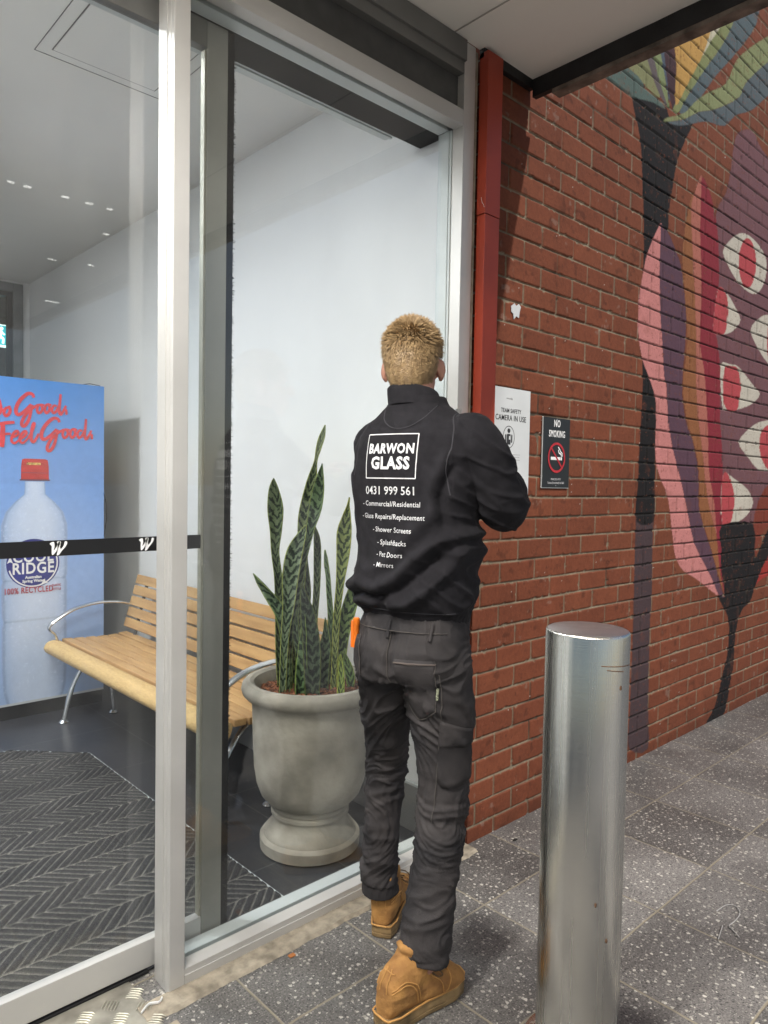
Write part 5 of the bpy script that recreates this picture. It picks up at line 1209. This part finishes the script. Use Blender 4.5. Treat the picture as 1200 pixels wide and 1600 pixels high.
        w_ = MB(); pts = [Q(a+(.0 if a > .15 else -.001), w-.003, .042) for a, w in out]+[Q(a+(.0 if a > .15 else -.001), -w+.009, .042) for a, w in reversed(out)]
        w_.tube(pts+[pts[0]], .0026, 6)
        bt2 = BVHTree.FromObject(o, bpy.context.evaluated_depsgraph_get())
        def seamp(L_):
            q = smoothpoly(L_, 6, False); pp = []
            for x in q:
                p = Q(*x); h = bt2.find_nearest(p); pp.append(h[0]+h[1]*.0012)
            w_.tube(pp, .0017, 5)
        for sg in (-1, 1):
            seamp([(-.004, sg*.012, .19), (.0, sg*.013, .13), (-.004, sg*.014, .10)])
            seamp([(.0, sg*.036, .105), (.04, sg*.05, .118), (.075, sg*.05, .095), (.09, sg*.05, .05)]); seamp([(.0, sg*.036, .113), (.045, sg*.05, .126), (.083, sg*.05, .100), (.099, sg*.05, .05)])
            seamp([(.10, sg*.04, .19), (.12, sg*.045, .13), (.16, sg*.05, .09), (.17, sg*.055, .05)])
            seamp([(.18, sg*.05, .05), (.20, sg*.05, .072), (.215, sg*.02, .086), (.217, 0, .090)])
        seamp([(-.01, -.03, .165), (-.012, 0, .168), (-.01, .03, .165)])
        w_.build('stitched_welt', mat('honey_welt', (.52, .27, .08), .8), o, True)
        lc = MB()
        for i in range(7):
            a = .11+i*.0145; z = .185-i*.0165
            pp = []
            for b_ in np.linspace(-.026, .026, 6):
                p = Q(a+.012, b_, z+.01); h = bt2.find_nearest(p); pp.append(h[0]+h[1]*.003)
            lc.tube(pp, .0022, 6)
        lc.tube(smoothpoly([Q(.115, .02, .155), Q(.125, .045, .150), Q(.145, .058, .125), (Q(.16, .058, .105)), Q(.150, .048, .10), Q(.132, .030, .120), Q(.118, .012, .15)], 5, False), .0020, 6)
        lc.tube(smoothpoly([Q(.115, -.01, .155), Q(.14, -.035, .13), Q(.155, -.05, .105), Q(.15, -.055, .085)], 5, False), .0020, 6)
        lc.build('laces', mat('brown_laces', (.13, .075, .035), .8), o, True)
        return o
    boot(Vector((1.318, 1.292, 0)), 92, .0, .0, .068)
    boot(Vector((1.560, 1.615, 0)), 58, .0, .0, -.005)
    # things carried
    mk = thing('marker_pen', 'orange marker pen sticking out of the trouser tool pocket', 'pen')
    p0 = onleg(-.134, .985, .008); p1 = p0+Vector((0, 0, 0))
    t = MB(); t.tube([p1+Vector((0, 0, -.05)), p1+Vector((0, 0, .012)), p1+Vector((0, 0, .014)), p1+Vector((0, 0, .032)), p1+Vector((0, 0, .035))], [.008, .008, .0095, .0095, .006], 14); t.build('barrel', mat('orange_plastic', (.85, .20, .015), .35), mk, True)
    t = MB(); q = p1+RA*-.012; t.tube([q+Vector((0, 0, -.05)), q+Vector((0, 0, .022)), q+Vector((0, 0, .026))], [.006, .006, .004], 12); t.build('clip', mat('orange_clip', (.75, .16, .012), .35), mk, True)
    sc = thing('hacking_knife', 'steel glazing knife held up to the edge of the frame', 'tool')
    tip = Vector((1.990, 1.738, 1.672)); a = tL+Vector((0, 0, -.012)); dd = (tip-a).normalized()
    t = MB(); t.tube([a-dd*.055, a-dd*.02, a+dd*.03, a+dd*.055], [.009, .0115, .010, .007], 12); t.build('handle', mat('tool_handle', (.03, .03, .03), .5), sc, True)
    t = MB(); t.tube([a+dd*.05, a+dd*.075, tip-dd*.03, tip], [.004, .010, .013, .011], 12, flat=.14); t.build('blade', CHROME, sc, True)
person()

# ------------------------------------------------------------------ put every thing's Empty at its base
bpy.context.view_layer.update()
for o in [o for o in COL.objects if o.type == 'EMPTY' and o.parent is None]:
    pts = []
    def walk(q):
        for ch in q.children:
            if ch.type == 'MESH':
                pts.extend(ch.matrix_world @ Vector(c) for c in ch.bound_box)
            walk(ch)
    walk(o)
    if not pts: continue
    loc = Vector(((min(p.x for p in pts)+max(p.x for p in pts))/2, (min(p.y for p in pts)+max(p.y for p in pts))/2, min(p.z for p in pts)))
    o.location = loc
    for ch in o.children: ch.matrix_parent_inverse = Matrix.Translation(-loc)
